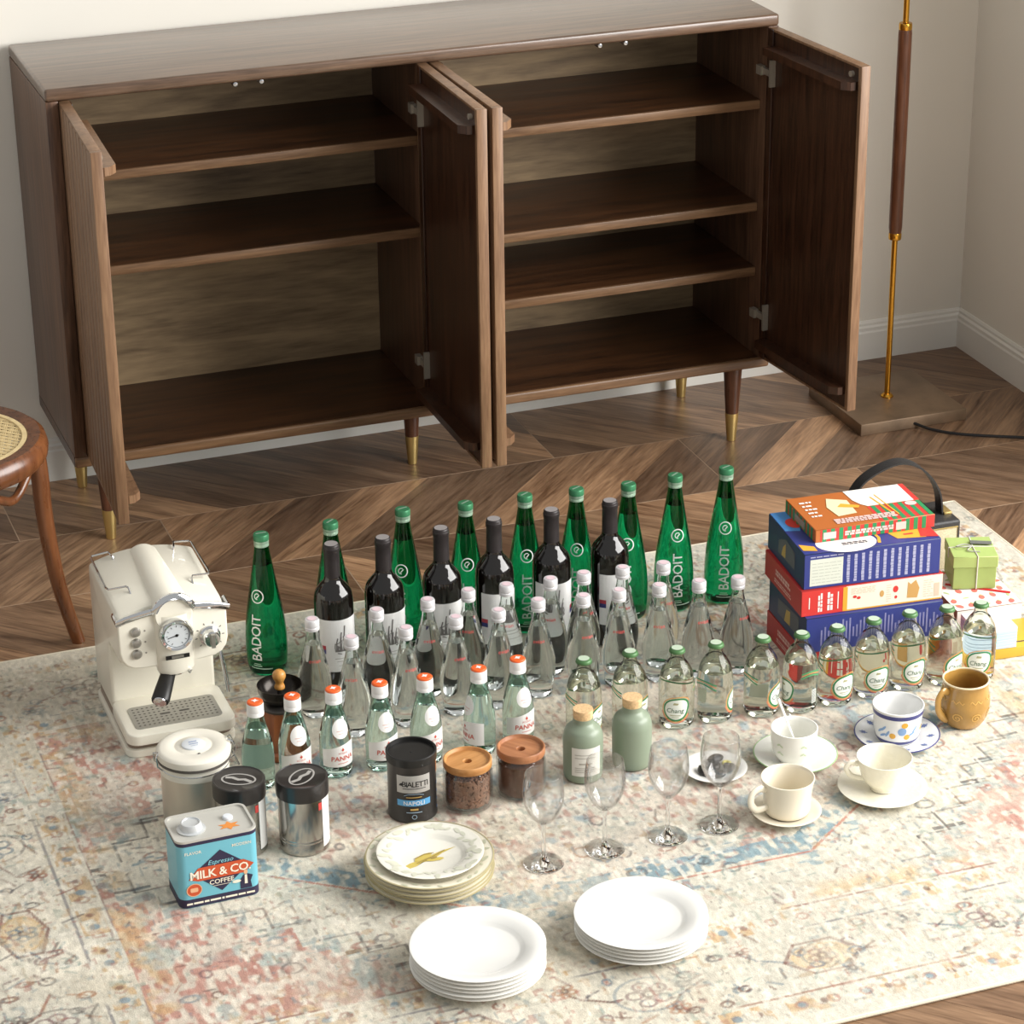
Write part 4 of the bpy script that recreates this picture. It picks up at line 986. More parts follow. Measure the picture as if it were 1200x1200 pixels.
h_code = wrap(grid2d(0.062, 0.074, 0.020, 0.048, 3, 1), HOUT, 0.0004)
h_bars = wrap(join2d(*[grid2d(0.063, 0.073, 0.022 + 0.0026 * k, 0.0232 + 0.0026 * k, 3, 1) for k in range(10)]), HOUT, 0.0008)
def make_soda():
    t = thing('soda_bottle', '', 'bottle', group='stubby soda bottles with green crown caps')
    obj('glass_body', h_body, M_soda, t)
    c = obj('crown_cap', h_cap, mat('crown_green', '#4c7446', 0.4, 0.1), t); pr('cap_print', h_top, mat('crown_print', '#b4c4ae', 0.4), c)
    gm = mat('leaf_green', '#2c7f47', 0.5)
    l = pr('label', h_white, mat('soda_label', '#e9ece4', 0.55), t)
    pr('label_rim', h_green, gm, l); pr('label_line', h_gold, mat('label_gold', '#cf9a5a', 0.5), l); pr('label_accent', h_red, mat('label_coral', '#d4705a', 0.5), l)
    pr('lettering', h_txt, mat('label_dkgreen', '#2a5a36', 0.5), l); pr('small_print', h_small, mat('label_khaki', '#a9a67e', 0.6), l)
    pr('wave_print', h_ban, mat('wave_green', '#4f9a66', 0.5), t); pr('wave_accent', h_ban2, mat('label_gold', '#cf9a5a', 0.5), t)
    b = pr('barcode', h_code, mat('soda_label', '#e9ece4', 0.55), t); pr('bars', h_bars, M_blk, b)
    return t
sodas = [(0.693, -1.141, 58), (0.783, -1.144, 52), (0.868, -1.164, -2), (0.943, -1.170, 84), (1.033, -1.181, 66), (1.107, -1.192, -64), (1.180, -1.192, 34), (1.257, -1.189, 24), (1.334, -1.187, 30), (1.409, -1.194, 46), (1.477, -1.202, 4)]
slab_ = ['green-capped soda bottle behind the labelled sage bottle', 'green-capped soda bottle behind the plain sage bottle', 'green-capped soda bottle with its round label facing straight forward, third from the left', 'green-capped soda bottle, fourth from the left, label turned away to the right', 'green-capped soda bottle, fifth from the left, standing before the gap by the boxes', 'green-capped soda bottle at the left corner of the box stack', 'green-capped soda bottle, fifth from the right', 'green-capped soda bottle in front of the stack, behind the blue-patterned cup', 'green-capped soda bottle, third from the right', 'green-capped soda bottle, second from the right, behind the amber mug', 'rightmost green-capped soda bottle beside the white paper stack']
t0 = make_soda()
for i, (x, y, a) in enumerate(sodas):
    o = t0 if i == 0 else copy_tree(t0, (0, 0, 0), 0, '')
    o.location = (x, y, ZR); o.rotation_euler = (0, 0, facing(x, y, a)); o['label'] = slab_[i]

# ================================================================== stemware
bowl_o = smooth_prof([(0.0045, 0.078), (0.012, 0.083), (0.0245, 0.098), (0.0325, 0.117), (0.0352, 0.135), (0.0340, 0.155), (0.0312, 0.174)], 5)
bowl_i = smooth_prof([(0.0303, 0.1738), (0.0330, 0.155), (0.0342, 0.135), (0.0315, 0.1175), (0.0236, 0.0995), (0.0115, 0.0860), (0.0, 0.0835)], 5)
wg_foot = G().lathe([(0, 0.0006), (0.032, 0.0), (0.0345, 0.0008), (0.0343, 0.0018), (0.020, 0.0040), (0.008, 0.0080), (0.0046, 0.0150), (0, 0.0150)], 48).mesh('foot', angle=60)
wg_stem = G().lathe([(0, 0.0152), (0.0044, 0.0152), (0.0037, 0.024), (0.0034, 0.045), (0.0036, 0.068), (0.0045, 0.0778), (0, 0.0778)], 24).mesh('stem', angle=60)
wg_bowl = G().lathe([(0.0, 0.0780)] + bowl_o + [(0.0308, 0.1746)] + bowl_i, 56).mesh('bowl', angle=60)
for i, (x, y, lab) in enumerate(((0.463, -1.538, 'leftmost stemmed wine glass, in front of the ground coffee jar'), (0.576, -1.533, 'second stemmed wine glass, in front of the labelled sage bottle'), (0.692, -1.534, 'third stemmed wine glass, in front of the plain sage bottle'), (0.790, -1.531, 'rightmost stemmed wine glass, in front of the small plate'))):
    t = thing('wine_glass', lab, 'glass', (x, y, ZR), 0.3 * i, 'empty wine glasses')
    obj('bowl', wg_bowl, M_crystal, t); obj('stem', wg_stem, M_stem, t); obj('foot', wg_foot, M_stem, t)

# ================================================================== sage bottles with corks
SP = [(0, 0.002), (0.030, 0.0), (0.0335, 0.002), (0.0348, 0.007)] + smooth_prof([(0.0355, 0.020), (0.0360, 0.070), (0.0352, 0.086), (0.0310, 0.098), (0.0230, 0.105), (0.0185, 0.110), (0.0180, 0.116)], 4) + [(0.0182, 0.119), (0.0150, 0.119), (0.0, 0.117)]
M_sage = mat('sage_ceramic', '#838f7b', 0.42, coat=0.15)
M_cork = mat('cork', '#d3b083', 0.85, vary=0.18, vscale=220, bump=0.3, bscale=500)
s_cork = G().lathe([(0, 0.112), (0.0150, 0.112), (0.0172, 0.119), (0.0182, 0.134), (0.0178, 0.1362), (0, 0.1364)], 32).mesh('cork')
s_body = G().lathe(SP, 44).mesh('body', angle=50)
SOUT = [(0.0361, 0), (0.0361, 0.2)]
def sage(x, y, a, lab, label):
    t = thing('sage_bottle', lab, 'bottle', (x, y, ZR), facing(x, y, a), 'sage green corked bottles')
    obj('body', s_body, M_sage, t); obj('cork', s_cork, M_cork, t)
    if label:
        l = pr('label', wrap(grid2d(-0.026, 0.030, 0.018, 0.074, 14, 2), SOUT), mat('sage_label', '#d9d6cd', 0.6), t)
        lines = [grid2d(-0.020, 0.018, z, z + 0.0012, 8, 1) for z in (0.060, 0.054, 0.034, 0.030, 0.026)] + [grid2d(-0.012, 0.012, 0.0415, 0.0445, 8, 1)]
        pr('small_print', wrap(join2d(*lines), SOUT, 0.0008), mat('label_taupe', '#a8a398', 0.6), l)
sage(0.634, -1.286, 8, 'sage green bottle with cork stopper and pale paper label', True)
sage(0.732, -1.277, 0, 'plain sage green bottle with cork stopper, no label', False)

# ================================================================== black coffee tin
def tin_round(name, lab, cat, x, y, a): return thing(name, lab, cat, (x, y, ZR), facing(x, y, a))
t = tin_round('coffee_tin', 'black cylindrical coffee tin with silver and light blue label', 'tin', 0.311, -1.293, 4)
M_bt = mat('black_tin', '#2b2927', 0.38, coat=0.3)
TH = 0.124
obj('can', G().lathe([(0, 0.0), (0.041, 0.0), (0.0435, 0.001), (0.0435, 0.004), (0.0425, 0.006), (0.0425, TH - 0.010), (0.0435, TH - 0.008)], 48).mesh('can'), M_bt, t)
obj('lid', G().lathe([(0.0432, TH - 0.014), (0.0446, TH - 0.014), (0.0446, TH), (0.0430, TH + 0.0012), (0.0410, TH), (0.0405, TH - 0.006), (0.030, TH - 0.0065), (0, TH - 0.0065)], 48).lathe([(0, 0.0), (0.0015, 0.0), (0.001, 0.0012), (0, 0.0014)], 8, 0, 0, TH - 0.0062).mesh('lid'), M_blk, t)
TO = [(0.0426, 0), (0.0426, 0.2)]
l = pr('label', wrap(grid2d(-0.031, 0.031, 0.060, 0.094, 14, 2), TO), mat('silver_label', '#b9b7b2', 0.4, 0.3), t)
pr('lettering', wrap(join2d(move2d(text2d('BIALETTI', 0.0105, 0.006, 0.0, 0.82), 0.003, 0.0775), poly2d([(-0.027, 0.074), (-0.021, 0.074), (-0.0195, 0.080), (-0.0245, 0.0785)]), grid2d(-0.020, 0.022, 0.068, 0.0692, 8, 1)), TO, 0.0008), mat('tin_black_print', '#23211f', 0.5), l)
b_ = pr('blue_band', wrap(grid2d(-0.031, 0.031, 0.034, 0.046, 14, 1), TO), mat('tin_blue', '#5fa6d6', 0.45), t)
pr('lettering', wrap(move2d(text2d('NAPOLI', 0.0075, 0.01, 0.0, 1.05), 0, 0.040), TO, 0.0008), M_white, b_)
pr('small_print', wrap(join2d(grid2d(-0.007, 0.007, 0.0255, 0.0290, 6, 1), grid2d(-0.014, 0.014, 0.0505, 0.0520, 8, 1)), TO), mat('tin_gold', '#c9a45e', 0.4), t)
pr('small_mark', wrap(join2d(strip2d(ellipse(0.004, 0.004, 16, 0, 0.0125), 0.0012, True), grid2d(-0.014, 0.014, 0.0205, 0.0222, 6, 1), strip2d([(-0.018, 0.0545), (-0.01, 0.0575), (0.01, 0.0575), (0.018, 0.0545)], 0.001)), TO), mat('tin_pale', '#9db4c6', 0.5), t)
pat = [move2d(poly2d(ellipse(0.004, 0.003, 10)), 0.058 + 0.006 * (k % 2), 0.014 + 0.008 * k) for k in range(8)]
pr('side_pattern', wrap(join2d(*pat), TO), mat('tin_blue2', '#5a7fb0', 0.5), t)
pr('side_band', wrap(grid2d(0.052, 0.068, 0.084, 0.106, 4, 1), TO), mat('tin_brown', '#8a5a36', 0.5), t)

# ================================================================== glass jars with acacia lids
W_ac = wood('acacia_light', '#a06a33', '#c9935a', 'X', rough=0.42, scale=10, stretch=6)
W_ac2 = wood('acacia_red', '#8a5433', '#b67d55', 'X', rough=0.42, scale=10, stretch=6)
JP = [(0, 0.0045), (0.036, 0.0045), (0.040, 0.0078), (0.0412, 0.014), (0.0412, 0.068), (0.038, 0.074), (0.0375, 0.076), (0.0395, 0.0765), (0.0405, 0.074), (0.0435, 0.068), (0.0440, 0.060), (0.0440, 0.010), (0.042, 0.003), (0.037, 0.0), (0, 0.0015)]
j_body = G().lathe(JP[::-1], 48).mesh('jar_glass', angle=60)
j_lid = G().lathe([(0, 0.0755), (0.037, 0.0755), (0.0375, 0.0772), (0.0420, 0.0772), (0.0430, 0.079), (0.0430, 0.090), (0.0420, 0.0915), (0.0400, 0.0915), (0.0385, 0.0885), (0.0372, 0.0858), (0.0082, 0.0858), (0.0074, 0.0850), (0.0070, 0.0765), (0, 0.0760)], 48).mesh('lid')
M_jar = mat('jar_glass', '#f5f7f6', 0.0, trans=1.0, ior=1.46); thin(M_jar, 0.97)
for x, y, nm, lm, a in ((0.410, -1.304, 'squat glass jar of coffee beans with light wooden lid', W_ac, 20), (0.512, -1.297, 'squat glass jar of ground coffee with reddish wooden lid', W_ac2, -50)):
    t = thing('storage_jar', nm, 'jar', (x, y, ZR), R(a), 'glass jars with wooden lids')
    obj('jar_glass', j_body, M_jar, t)
    me = j_lid if lm is W_ac else j_lid.copy()
    if lm is not W_ac: me.materials.clear()
    obj('lid', me, lm, t)
M_bean = mat('coffee_bean', '#83614d', 0.4, vary=0.3, vscale=60)
bean_v, bean_f = [], []
gb = G().lathe([(0, -0.0036), (0.0020, -0.0025), (0.0027, 0), (0.0020, 0.0025), (0, 0.0036)], 7)
rb = random.Random(9); beans = G()
for k in range(1500):
    if k < 1060: r = 0.0372; a = rb.uniform(0, 2 * PI); z = rb.uniform(0.0115, 0.064)
    else: r = 0.036 * math.sqrt(rb.random()); a = rb.uniform(0, 2 * PI); z = 0.063 + rb.uniform(-0.003, 0.002)
    M = Matrix.Translation((r * math.cos(a), r * math.sin(a), z)) @ Matrix.Rotation(a, 4, 'Z') @ Matrix.Rotation(rb.uniform(0, PI), 4, 'X') @ Matrix.Scale(0.72, 4, (1, 0, 0))
    beans.add([M @ Vector(p) for p in gb.v], gb.f)
beans.lathe([(0, 0.0075), (0.0350, 0.0085), (0.0360, 0.012), (0.0360, 0.060), (0, 0.062)], 24)
o = obj('coffee_beans', beans.mesh('coffee_beans'), M_bean, None, (0.410, -1.304, ZR)); o['kind'] = 'stuff'; tag(o, 'brown roasted coffee beans filling the left glass jar', 'coffee beans')
o = obj('ground_coffee', G().lathe([(0, 0.0052), (0.035, 0.0052), (0.0392, 0.009), (0.0402, 0.014), (0.0402, 0.064), (0.030, 0.066), (0, 0.068)], 40).mesh('ground_coffee'), mat('ground_coffee', '#5f3f2c', 0.95, vary=0.25, vscale=300, bump=0.6, bscale=600), None, (0.512, -1.297, ZR)); o['kind'] = 'stuff'; tag(o, 'brown ground coffee filling the right glass jar', 'coffee')

# ================================================================== steel cans with black lids
M_tinsteel = mat('can_steel', '#b5b2ad', 0.2, 1.0)
CH_ = 0.134
can_b = G().lathe([(0, 0.001), (0.040, 0.0), (0.0432, 0.001), (0.0436, 0.004), (0.0428, 0.0065), (0.0428, 0.020), (0.0424, 0.021), (0.0428, 0.022), (0.0428, 0.026), (0.0424, 0.027), (0.0428, 0.028), (0.0428, CH_ - 0.02)], 56).mesh('can')
can_l = G().lathe([(0.0432, CH_ - 0.030), (0.0452, CH_ - 0.030), (0.0455, CH_ - 0.008), (0.0448, CH_ - 0.001), (0.0430, CH_), (0.0415, CH_ - 0.0015), (0.040, CH_ - 0.0022), (0, CH_ - 0.0022)], 56).mesh('lid')
M_lid = mat('can_lid', '#262220', 0.38, coat=0.3)
M_grey = mat('embossed_grey', '#a5a29d', 0.5)
CO = [(0.0429, 0), (0.0429, 0.2)]
emb = join2d(strip2d(ellipse(0.0135, 0.022, 32), 0.0024, True), strip2d([(-0.005, -0.018), (0.0005, -0.008), (-0.001, 0.0), (0.0035, 0.009), (0.003, 0.018)], 0.0052))
def steel_can(x, y, a, a_emb, lab):
    t = thing('steel_can', lab, 'can', (x, y, ZR), facing(x, y, a), 'steel coffee cans with black lids')
    obj('can', can_b, M_tinsteel, t)
    l = obj('lid', can_l, M_lid, t, label='black ribbed lid')
    pr('bean_emblem', lay(move2d(emb, 0, 0, a_emb, 1.3), (0, 0, CH_ - 0.0022), (1, 0, 0), (0, 1, 0), 0.0005), M_grey, l)
    p = pr('paper_label', wrap(grid2d(0.030, 0.110, 0.010, CH_ - 0.032, 16, 2), CO), mat('can_paper', '#e6e3de', 0.6), t)
    pr('red_mark', wrap(grid2d(0.022, 0.029, CH_ - 0.050, CH_ - 0.036, 3, 1), CO), mat('can_red', '#c2453f', 0.5), t)
    return t
steel_can(0.104, -1.330, 8, -38, 'steel can with black lid standing clear to the right of the blue tin')
steel_can(0.002, -1.300, 6, 70, 'steel can with black lid half hidden behind the blue tin')

# ================================================================== white canister with vented clamp lid
t = thing('white_canister', 'large off-white canister with round vented clamp lid', 'canister', (-0.048, -1.190, ZR), 0.0)
M_wc = mat('canister_white', '#e2ddcf', 0.35, coat=0.2)
KH = 0.150
obj('canister_body', G().lathe([(0, 0.001), (0.056, 0.0), (0.0585, 0.002), (0.0590, 0.006), (0.0590, KH - 0.040)], 60).mesh('canister_body'), mat('canister_satin', '#cfc7b8', 0.3, 0.55), t)
obj('collar', G().lathe([(0.0590, KH - 0.042), (0.0600, KH - 0.042), (0.0602, KH - 0.024), (0.0625, KH - 0.022), (0.063, KH - 0.020), (0.055, KH - 0.018), (0, KH - 0.018)], 60).mesh('collar'), M_wc, t)
ld = obj('lid', G().lathe([(0, KH - 0.018), (0.060, KH - 0.0165), (0.0632, KH - 0.015), (0.0645, KH - 0.009), (0.0640, KH - 0.003), (0.061, KH), (0.056, KH + 0.0015), (0.036, KH + 0.002), (0.034, KH + 0.0008), (0.031, KH + 0.0008), (0.029, KH + 0.002), (0, KH + 0.002)], 60).mesh('lid'), M_wc, t)
obj('vent_dial', G().lathe([(0, KH + 0.002), (0.0205, KH + 0.002), (0.020, KH + 0.0042), (0.0185, KH + 0.005), (0, KH + 0.005)], 36).mesh('vent_dial'), mat('dial_grey', '#d9dde0', 0.35), ld)
pr('dial_print', lay(join2d(grid2d(-0.007, 0.007, 0.003, 0.007, 2, 1), grid2d(-0.008, 0.008, -0.004, -0.001, 2, 1), grid2d(-0.006, 0.006, -0.010, -0.0085, 2, 1)), (0, 0, KH + 0.005), (1, 0, 0), (0, 1, 0)), mat('dial_blue', '#9aa6c0', 0.5), ld)
obj('vent_hole', G().lathe([(0, 0), (0.0024, 0), (0.0024, 0.0006), (0, 0.0006)], 12, 0.002, -0.033, KH + 0.0009).mesh('vent_hole'), M_dark, ld)
obj('seal_ring', G().lathe([(0.0590, KH - 0.0205), (0.0638, KH - 0.0200), (0.0638, KH - 0.0160), (0.059, KH - 0.0160)], 60).mesh('seal_ring'), mat('seal_grey', '#57524d', 0.5), t)
obj('wire_band', G().tube([(0.0597 * math.cos(R(a)), 0.0597 * math.sin(R(a)), KH - 0.030) for a in range(0, 360, 10)], 0.0014, 8, closed=True).mesh('wire_band'), M_chr, t)
cl = obj('clamp', G().tube([(0.060, 0.012, KH - 0.030), (0.068, 0.012, KH - 0.026), (0.071, 0.012, KH - 0.008), (0.067, 0.012, KH + 0.001), (0.060, 0.004, KH + 0.003)], 0.0016, 8).tube([(0.060, -0.012, KH - 0.030), (0.068, -0.012, KH - 0.026), (0.071, -0.012, KH - 0.008), (0.067, -0.012, KH + 0.001), (0.060, -0.004, KH + 0.003)], 0.0016, 8).tube([(0.068, -0.013, KH - 0.026), (0.075, -0.013, KH - 0.045), (0.075, 0.013, KH - 0.045), (0.068, 0.013, KH - 0.026)], 0.0018, 8).mesh('clamp'), M_chr, t, label='chrome wire clamp')
obj('hinge', G().tube([(-0.059, -0.014, KH - 0.030), (-0.067, -0.012, KH - 0.022), (-0.068, -0.010, KH - 0.006), (-0.062, 0.0, KH - 0.002), (-0.068, 0.010, KH - 0.006), (-0.067, 0.012, KH - 0.022), (-0.059, 0.014, KH - 0.030)], 0.0016, 8).mesh('hinge'), M_chr, t)

# ================================================================== blue tin
t = thing('blue_tin', 'light blue rectangular coffee tin with silver top and dark diamond label', 'tin', (-0.077, -1.412, ZR), R(1))
TW, TD, TZ = 0.136, 0.088, 0.124
obj('tin_body', G().prism(rrect(TW, TD, 0.014, 6), 0.0, TZ - 0.0012).mesh('tin_body', angle=30), mat('tin_blue_paint', '#6fb6c6', 0.35, coat=0.2), t)
M_nv = mat('navy_print', '#2f2a45', 0.45); M_or = mat('rust_print', '#c8542f', 0.45); M_cr = mat('cream_print', '#efe6d2', 0.5)
def band(z0, z1, e, name, m): obj(name, G().prism(rrect(TW + e, TD + e, 0.0145, 6), z0, z1).mesh(name, angle=30), m, t)
band(0.0005, 0.016, 0.0006, 'foot_band', M_nv); band(TZ - 0.0075, TZ - 0.001, 0.0006, 'shoulder_band', M_nv)
rimo = rrect(TW + 0.002, TD + 0.002, 0.0155, 6); rimi = rrect(TW - 0.006, TD - 0.006, 0.012, 6); n = len(rimo)
v = [(x, y, TZ - 0.001) for x, y in rimo] + [(x, y, TZ + 0.003) for x, y in rimo] + [(x, y, TZ + 0.003) for x, y in rimi] + [(x, y, TZ) for x, y in rimi]
f = [(a * n + k, a * n + (k + 1) % n, (a + 1) * n + (k + 1) % n, (a + 1) * n + k) for a in range(3) for k in range(n)] + [tuple(3 * n + k for k in range(n))]
M_tt = mat('tin_top', '#c2c0b8', 0.4, 0.15)
tp_ = obj('tin_top', finish('tin_top', v, f, True, 40), M_tt, t, label='silver lid panel with raised edge')
obj('screw_cap', G().lathe([(0, 0), (0.023, 0), (0.024, 0.002), (0.019, 0.003), (0.0175, 0.012), (0.0165, 0.014), (0.0145, 0.0145), (0.0135, 0.0125), (0, 0.012)], 40, -0.033, -0.004, TZ).mesh('screw_cap'), mat('cap_silver', '#cfd2d3', 0.25, 0.3), tp_)
obj('vent_button', G().lathe([(0, 0), (0.0085, 0), (0.0085, 0.0035), (0.0070, 0.005), (0, 0.0055)], 24, 0.032, 0.008, TZ).mesh('vent_button'), mat('vent_white', '#dfe3e8', 0.3), tp_)
star = [((0.020 if k % 2 else 0.010) * math.cos(R(k * 30)) * 1.0, (0.014 if k % 2 else 0.007) * math.sin(R(k * 30))) for k in range(12)]
pr('star_print', lay(move2d(fan2d(star), 0.028, -0.016), (0, 0, TZ), (1, 0, 0), (0, 1, 0)), mat('amber_print', '#dd8b3f', 0.5), tp_)
FO = ((0, -TD / 2, 0), (1, 0, 0), (0, 0, 1))
pr('diamond', lay(poly2d([(0.003, 0.022), (0.052, 0.062), (0.003, 0.100), (-0.046, 0.062)]), *FO), M_nv, t)
pr('red_band', lay(poly2d([(-0.052, 0.0535), (-0.035, 0.0480), (0.042, 0.0480), (0.059, 0.0625), (0.042, 0.0730), (-0.035, 0.0730)]), *FO, 0.0008), M_or, t)
pr('lettering', lay(join2d(move2d(text2d('MILK & CO.', 0.0150, 0.018, 0.0, 0.95), 0.002, 0.0603)), *FO, 0.0012), M_cr, t)
pr('second_line', lay(join2d(move2d(text2d('COFFEE', 0.0085, 0.014), 0.003, 0.0415), grid2d(-0.012, 0.018, 0.0335, 0.0343, 2, 1)), *FO, 0.0012), M_cr, t)
pr('script_line', lay(move2d(text2d('Espresso', 0.0085, 0.0, 0.3), 0.003, 0.0795), *FO, 0.0012), mat('sky_print', '#8fd0dd', 0.5), t)
pr('corner_words', lay(join2d(move2d(text2d('FLAVOR', 0.0055, 0.006), -0.042, 0.103), move2d(text2d('MODERN', 0.0055, 0.006), 0.040, 0.103)), *FO), M_cr, t)
pr('seal', lay(poly2d(ellipse(0.0125, 0.0115, 24, -0.044, 0.033)), *FO), M_or, t)
pr('seal_ring', lay(join2d(strip2d(ellipse(0.0125, 0.0115, 24, -0.044, 0.033), 0.0014, True), poly2d(rrect(0.013, 0.008, 0.002, 3, -0.044, 0.033))), *FO, 0.0008), mat('peach_print', '#e5b088', 0.5), t)
pr('foot_words', lay(join2d(*[rect0(x_, x_ + l_, 0.0058, 0.0094) for x_, l_ in ((-0.058, 0.010), (-0.046, 0.016), (-0.028, 0.008), (-0.018, 0.018), (0.002, 0.004), (0.008, 0.020), (0.030, 0.012), (0.044, 0.014))]), (0, -TD / 2 - 0.0003, 0), (1, 0, 0), (0, 0, 1)), M_cr, t)
# small waiter figure printed at the lower right, kept to plain shapes
pr('figure_dark', lay(join2d(poly2d([(0.034, 0.017), (0.054, 0.017), (0.052, 0.030), (0.056, 0.040), (0.048, 0.044), (0.040, 0.043), (0.034, 0.034)])), *FO, 0.0006), M_nv, t)
pr('figure_shirt', lay(poly2d([(0.0415, 0.026), (0.0465, 0.026), (0.0460, 0.043), (0.0420, 0.043)]), *FO, 0.0010), M_cr, t)
pr('figure_head', lay(poly2d(ellipse(0.0034, 0.0044, 14, 0.044, 0.0482)), *FO, 0.0010), mat('peach_print', '#e5b088', 0.5), t)
pr('figure_tray', lay(poly2d(ellipse(0.0075, 0.0030, 14, 0.028, 0.0335)), *FO, 0.0010), M_cr, t)

# ================================================================== coffee grinder
t = thing('coffee_grinder', 'small wooden coffee grinder with black bowl and round knob', 'grinder', (0.157, -1.005, ZR), facing(0.157, -1.005))
W_g = wood('grinder_wood', '#6b3216', '#a85f2e', 'Z', rough=0.3, scale=9, stretch=6, coat=0.3)
gx = G(); oct_ = 8
gx.lathe([(0, 0.0), (0.046, 0.0), (0.048, 0.003), (0.046, 0.012), (0.040, 0.016), (0.034, 0.090), (0.036, 0.094), (0, 0.096)], 8)
obj('wooden_body', gx.mesh('wooden_body', angle=20), W_g, t, rot=(0, 0, R(22.5)))
obj('collar', G().lathe([(0.018, 0.094), (0.036, 0.094), (0.0365, 0.098), (0.030, 0.103), (0.018, 0.104)], 40).mesh('collar'), mat('grinder_metal', '#57534f', 0.35, 0.8), t)
obj('bowl', G().lathe([(0.0, 0.103), (0.020, 0.103), (0.033, 0.112), (0.0395, 0.126), (0.0405, 0.137), (0.0412, 0.138), (0.0396, 0.1385), (0.0380, 0.130), (0.031, 0.116), (0.018, 0.109), (0.0, 0.108)], 48).mesh('bowl'), mat('black_iron', '#2b2622', 0.22, 0.6), t, label='black metal hopper bowl')
obj('shaft', G().lathe([(0, 0.108), (0.005, 0.108), (0.005, 0.134), (0, 0.134)], 14).mesh('shaft'), mat('grinder_metal', '#57534f', 0.35, 0.8), t)
obj('knob', G().lathe(smooth_prof([(0.0, 0.128), (0.0085, 0.129), (0.0095, 0.134), (0.0072, 0.141), (0.0095, 0.147), (0.0122, 0.154), (0.0105, 0.162), (0.005, 0.1665), (0.0, 0.167)], 3), 24).mesh('knob'), wood('knob_wood', '#a9702f', '#cf9850', 'Z', rough=0.35), t, label='light wooden knob')
obj('drawer_knob', G().lathe([(0, 0), (0.004, 0), (0.007, 0.006), (0.006, 0.010), (0, 0.011)], 16, M=Matrix.Translation((0, -0.040, 0.035)) @ Matrix.Rotation(R(90), 4, 'X')).mesh('drawer_knob'), mat('cap_white', '#ebe9e6', 0.4), t)

# ================================================================== plates
def plate_prof(r, h=0.018, foot=0.55, well=0.62, lip=0.69):
    return [(0, 0.0022), (r * foot - 0.004, 0.0022), (r * foot - 0.003, 0.0), (r * foot, 0.0), (r * foot + 0.003, 0.0025), (r * 0.80, h * 0.55), (r - 0.001, h - 0.002), (r, h - 0.0005), (r - 0.002, h), (r * 0.80, h * 0.83), (r * well + 0.005, h * lip), (r * well + 0.002, h * (lip - 0.07)), (r * well - 0.003, 0.0062), (r * well - 0.007, 0.0050), (0, 0.0048)]
M_por = mat('white_porcelain', '#e6e5e0', 0.18, coat=0.4)
wp = G().lathe(plate_prof(0.108, 0.017, 0.60, 0.66, 0.60), 72).mesh('plate', angle=50)
pos6 = ['bottom', 'second from the bottom', 'third from the bottom', 'third from the top', 'second from the top', 'topmost']
pos5 = ['bottom', 'second from the bottom', 'middle', 'second from the top', 'topmost']
rj = random.Random(2)
for (x, y, n_, dz, words_, where) in ((0.252, -1.800, 6, 0.0070, pos6, 'left front'), (0.531, -1.800, 5, 0.0070, pos5, 'right front')):
    for k in range(n_):
        o = obj('dinner_plate', wp, M_por, None, (x + rj.uniform(-0.001, 0.001), y + rj.uniform(-0.001, 0.001), ZR + 0.0003 + dz * k + (0.001 if k else 0)))
        tag(o, 'plain white plate, %s of the %s white stack' % (words_[k], where), 'plate', 'plain white plates in two stacks')
M_ivory = mat('ivory_china', '#e7e1cd', 0.22, coat=0.4)
fp = G().lathe(plate_prof(0.107, 0.020, 0.58, 0.62, 0.44), 72).mesh('plate', angle=50)
rim_me = G().lathe([(0.1074, 0.0192), (0.1080, 0.0200), (0.1055, 0.0206)], 72).mesh('rim')
M_olive = mat('olive_rim', '#b3a882', 0.4)
def rimdecor(r0, r1, prof, seed, n=26):
    rr_ = random.Random(seed); out = []
    for k in range(n):
        a = 2 * PI * k / n + rr_.uniform(-0.08, 0.08); rr0 = rr_.uniform(r0, r1)
        out.append((rr0 * math.cos(a), rr0 * math.sin(a), rr_.uniform(0.004, 0.009), rr_.uniform(0, 180)))
    return out
def on_plate(g, prof):
    rs = [p[0] for p in prof]; zs = [p[1] for p in prof]; o = sorted(zip(rs, zs)); rs = [a for a, b in o]; zs = [b for a, b in o]
    return [(x, y, float(np.interp(math.hypot(x, y), rs, zs)) + 0.0006) for x, y in g[0]], g[1]
for k in range(5):
    root = thing('floral_plate', 'ivory plate with olive rim, %s of the patterned stack' % (['bottom', 'second from the bottom', 'third from the bottom', 'fourth from the bottom', 'large one just under the small plate'][k]), 'plate', (0.267 + rj.uniform(-0.002, 0.002), -1.516 + rj.uniform(-0.002, 0.002), ZR + 0.0003 + 0.0073 * k), rj.uniform(0, 6), 'ivory patterned plates')
    obj('dish', fp, M_ivory, root); obj('rim', rim_me, M_olive, root)
    if k == 4:
        gs = [move2d(fan2d(ellipse(l_, l_ * 0.45, 10)), x, y, a) for x, y, l_, a in rimdecor(0.090, 0.101, None, 3)]
        pr('leaf_pattern', on_plate(join2d(*gs), plate_prof(0.107, 0.020, 0.58, 0.62, 0.44)[8:]), mat('leaf_grey_green', '#c3c4ab', 0.3), root)
sp_prof = plate_prof(0.090, 0.017, 0.56, 0.64)
root = thing('side_plate', 'smaller ivory plate with yellow flower print on top of the patterned stack', 'plate', (0.269, -1.517, ZR + 0.0003 + 0.0073 * 4 + 0.0118), facing(0.269, -1.517))
obj('dish', G().lathe(sp_prof, 72).mesh('dish', angle=50), mat('side_china', '#e9e6da', 0.2, coat=0.4), root)
gs = [move2d(fan2d(ellipse(l_ * 1.25, l_ * 0.6, 10)), x, y, a) for x, y, l_, a in rimdecor(0.064, 0.083, None, 8, 46)]
pr('leaf_pattern', on_plate(join2d(*gs), sp_prof[8:]), mat('leaf_pale', '#d3d3c0', 0.3), root)
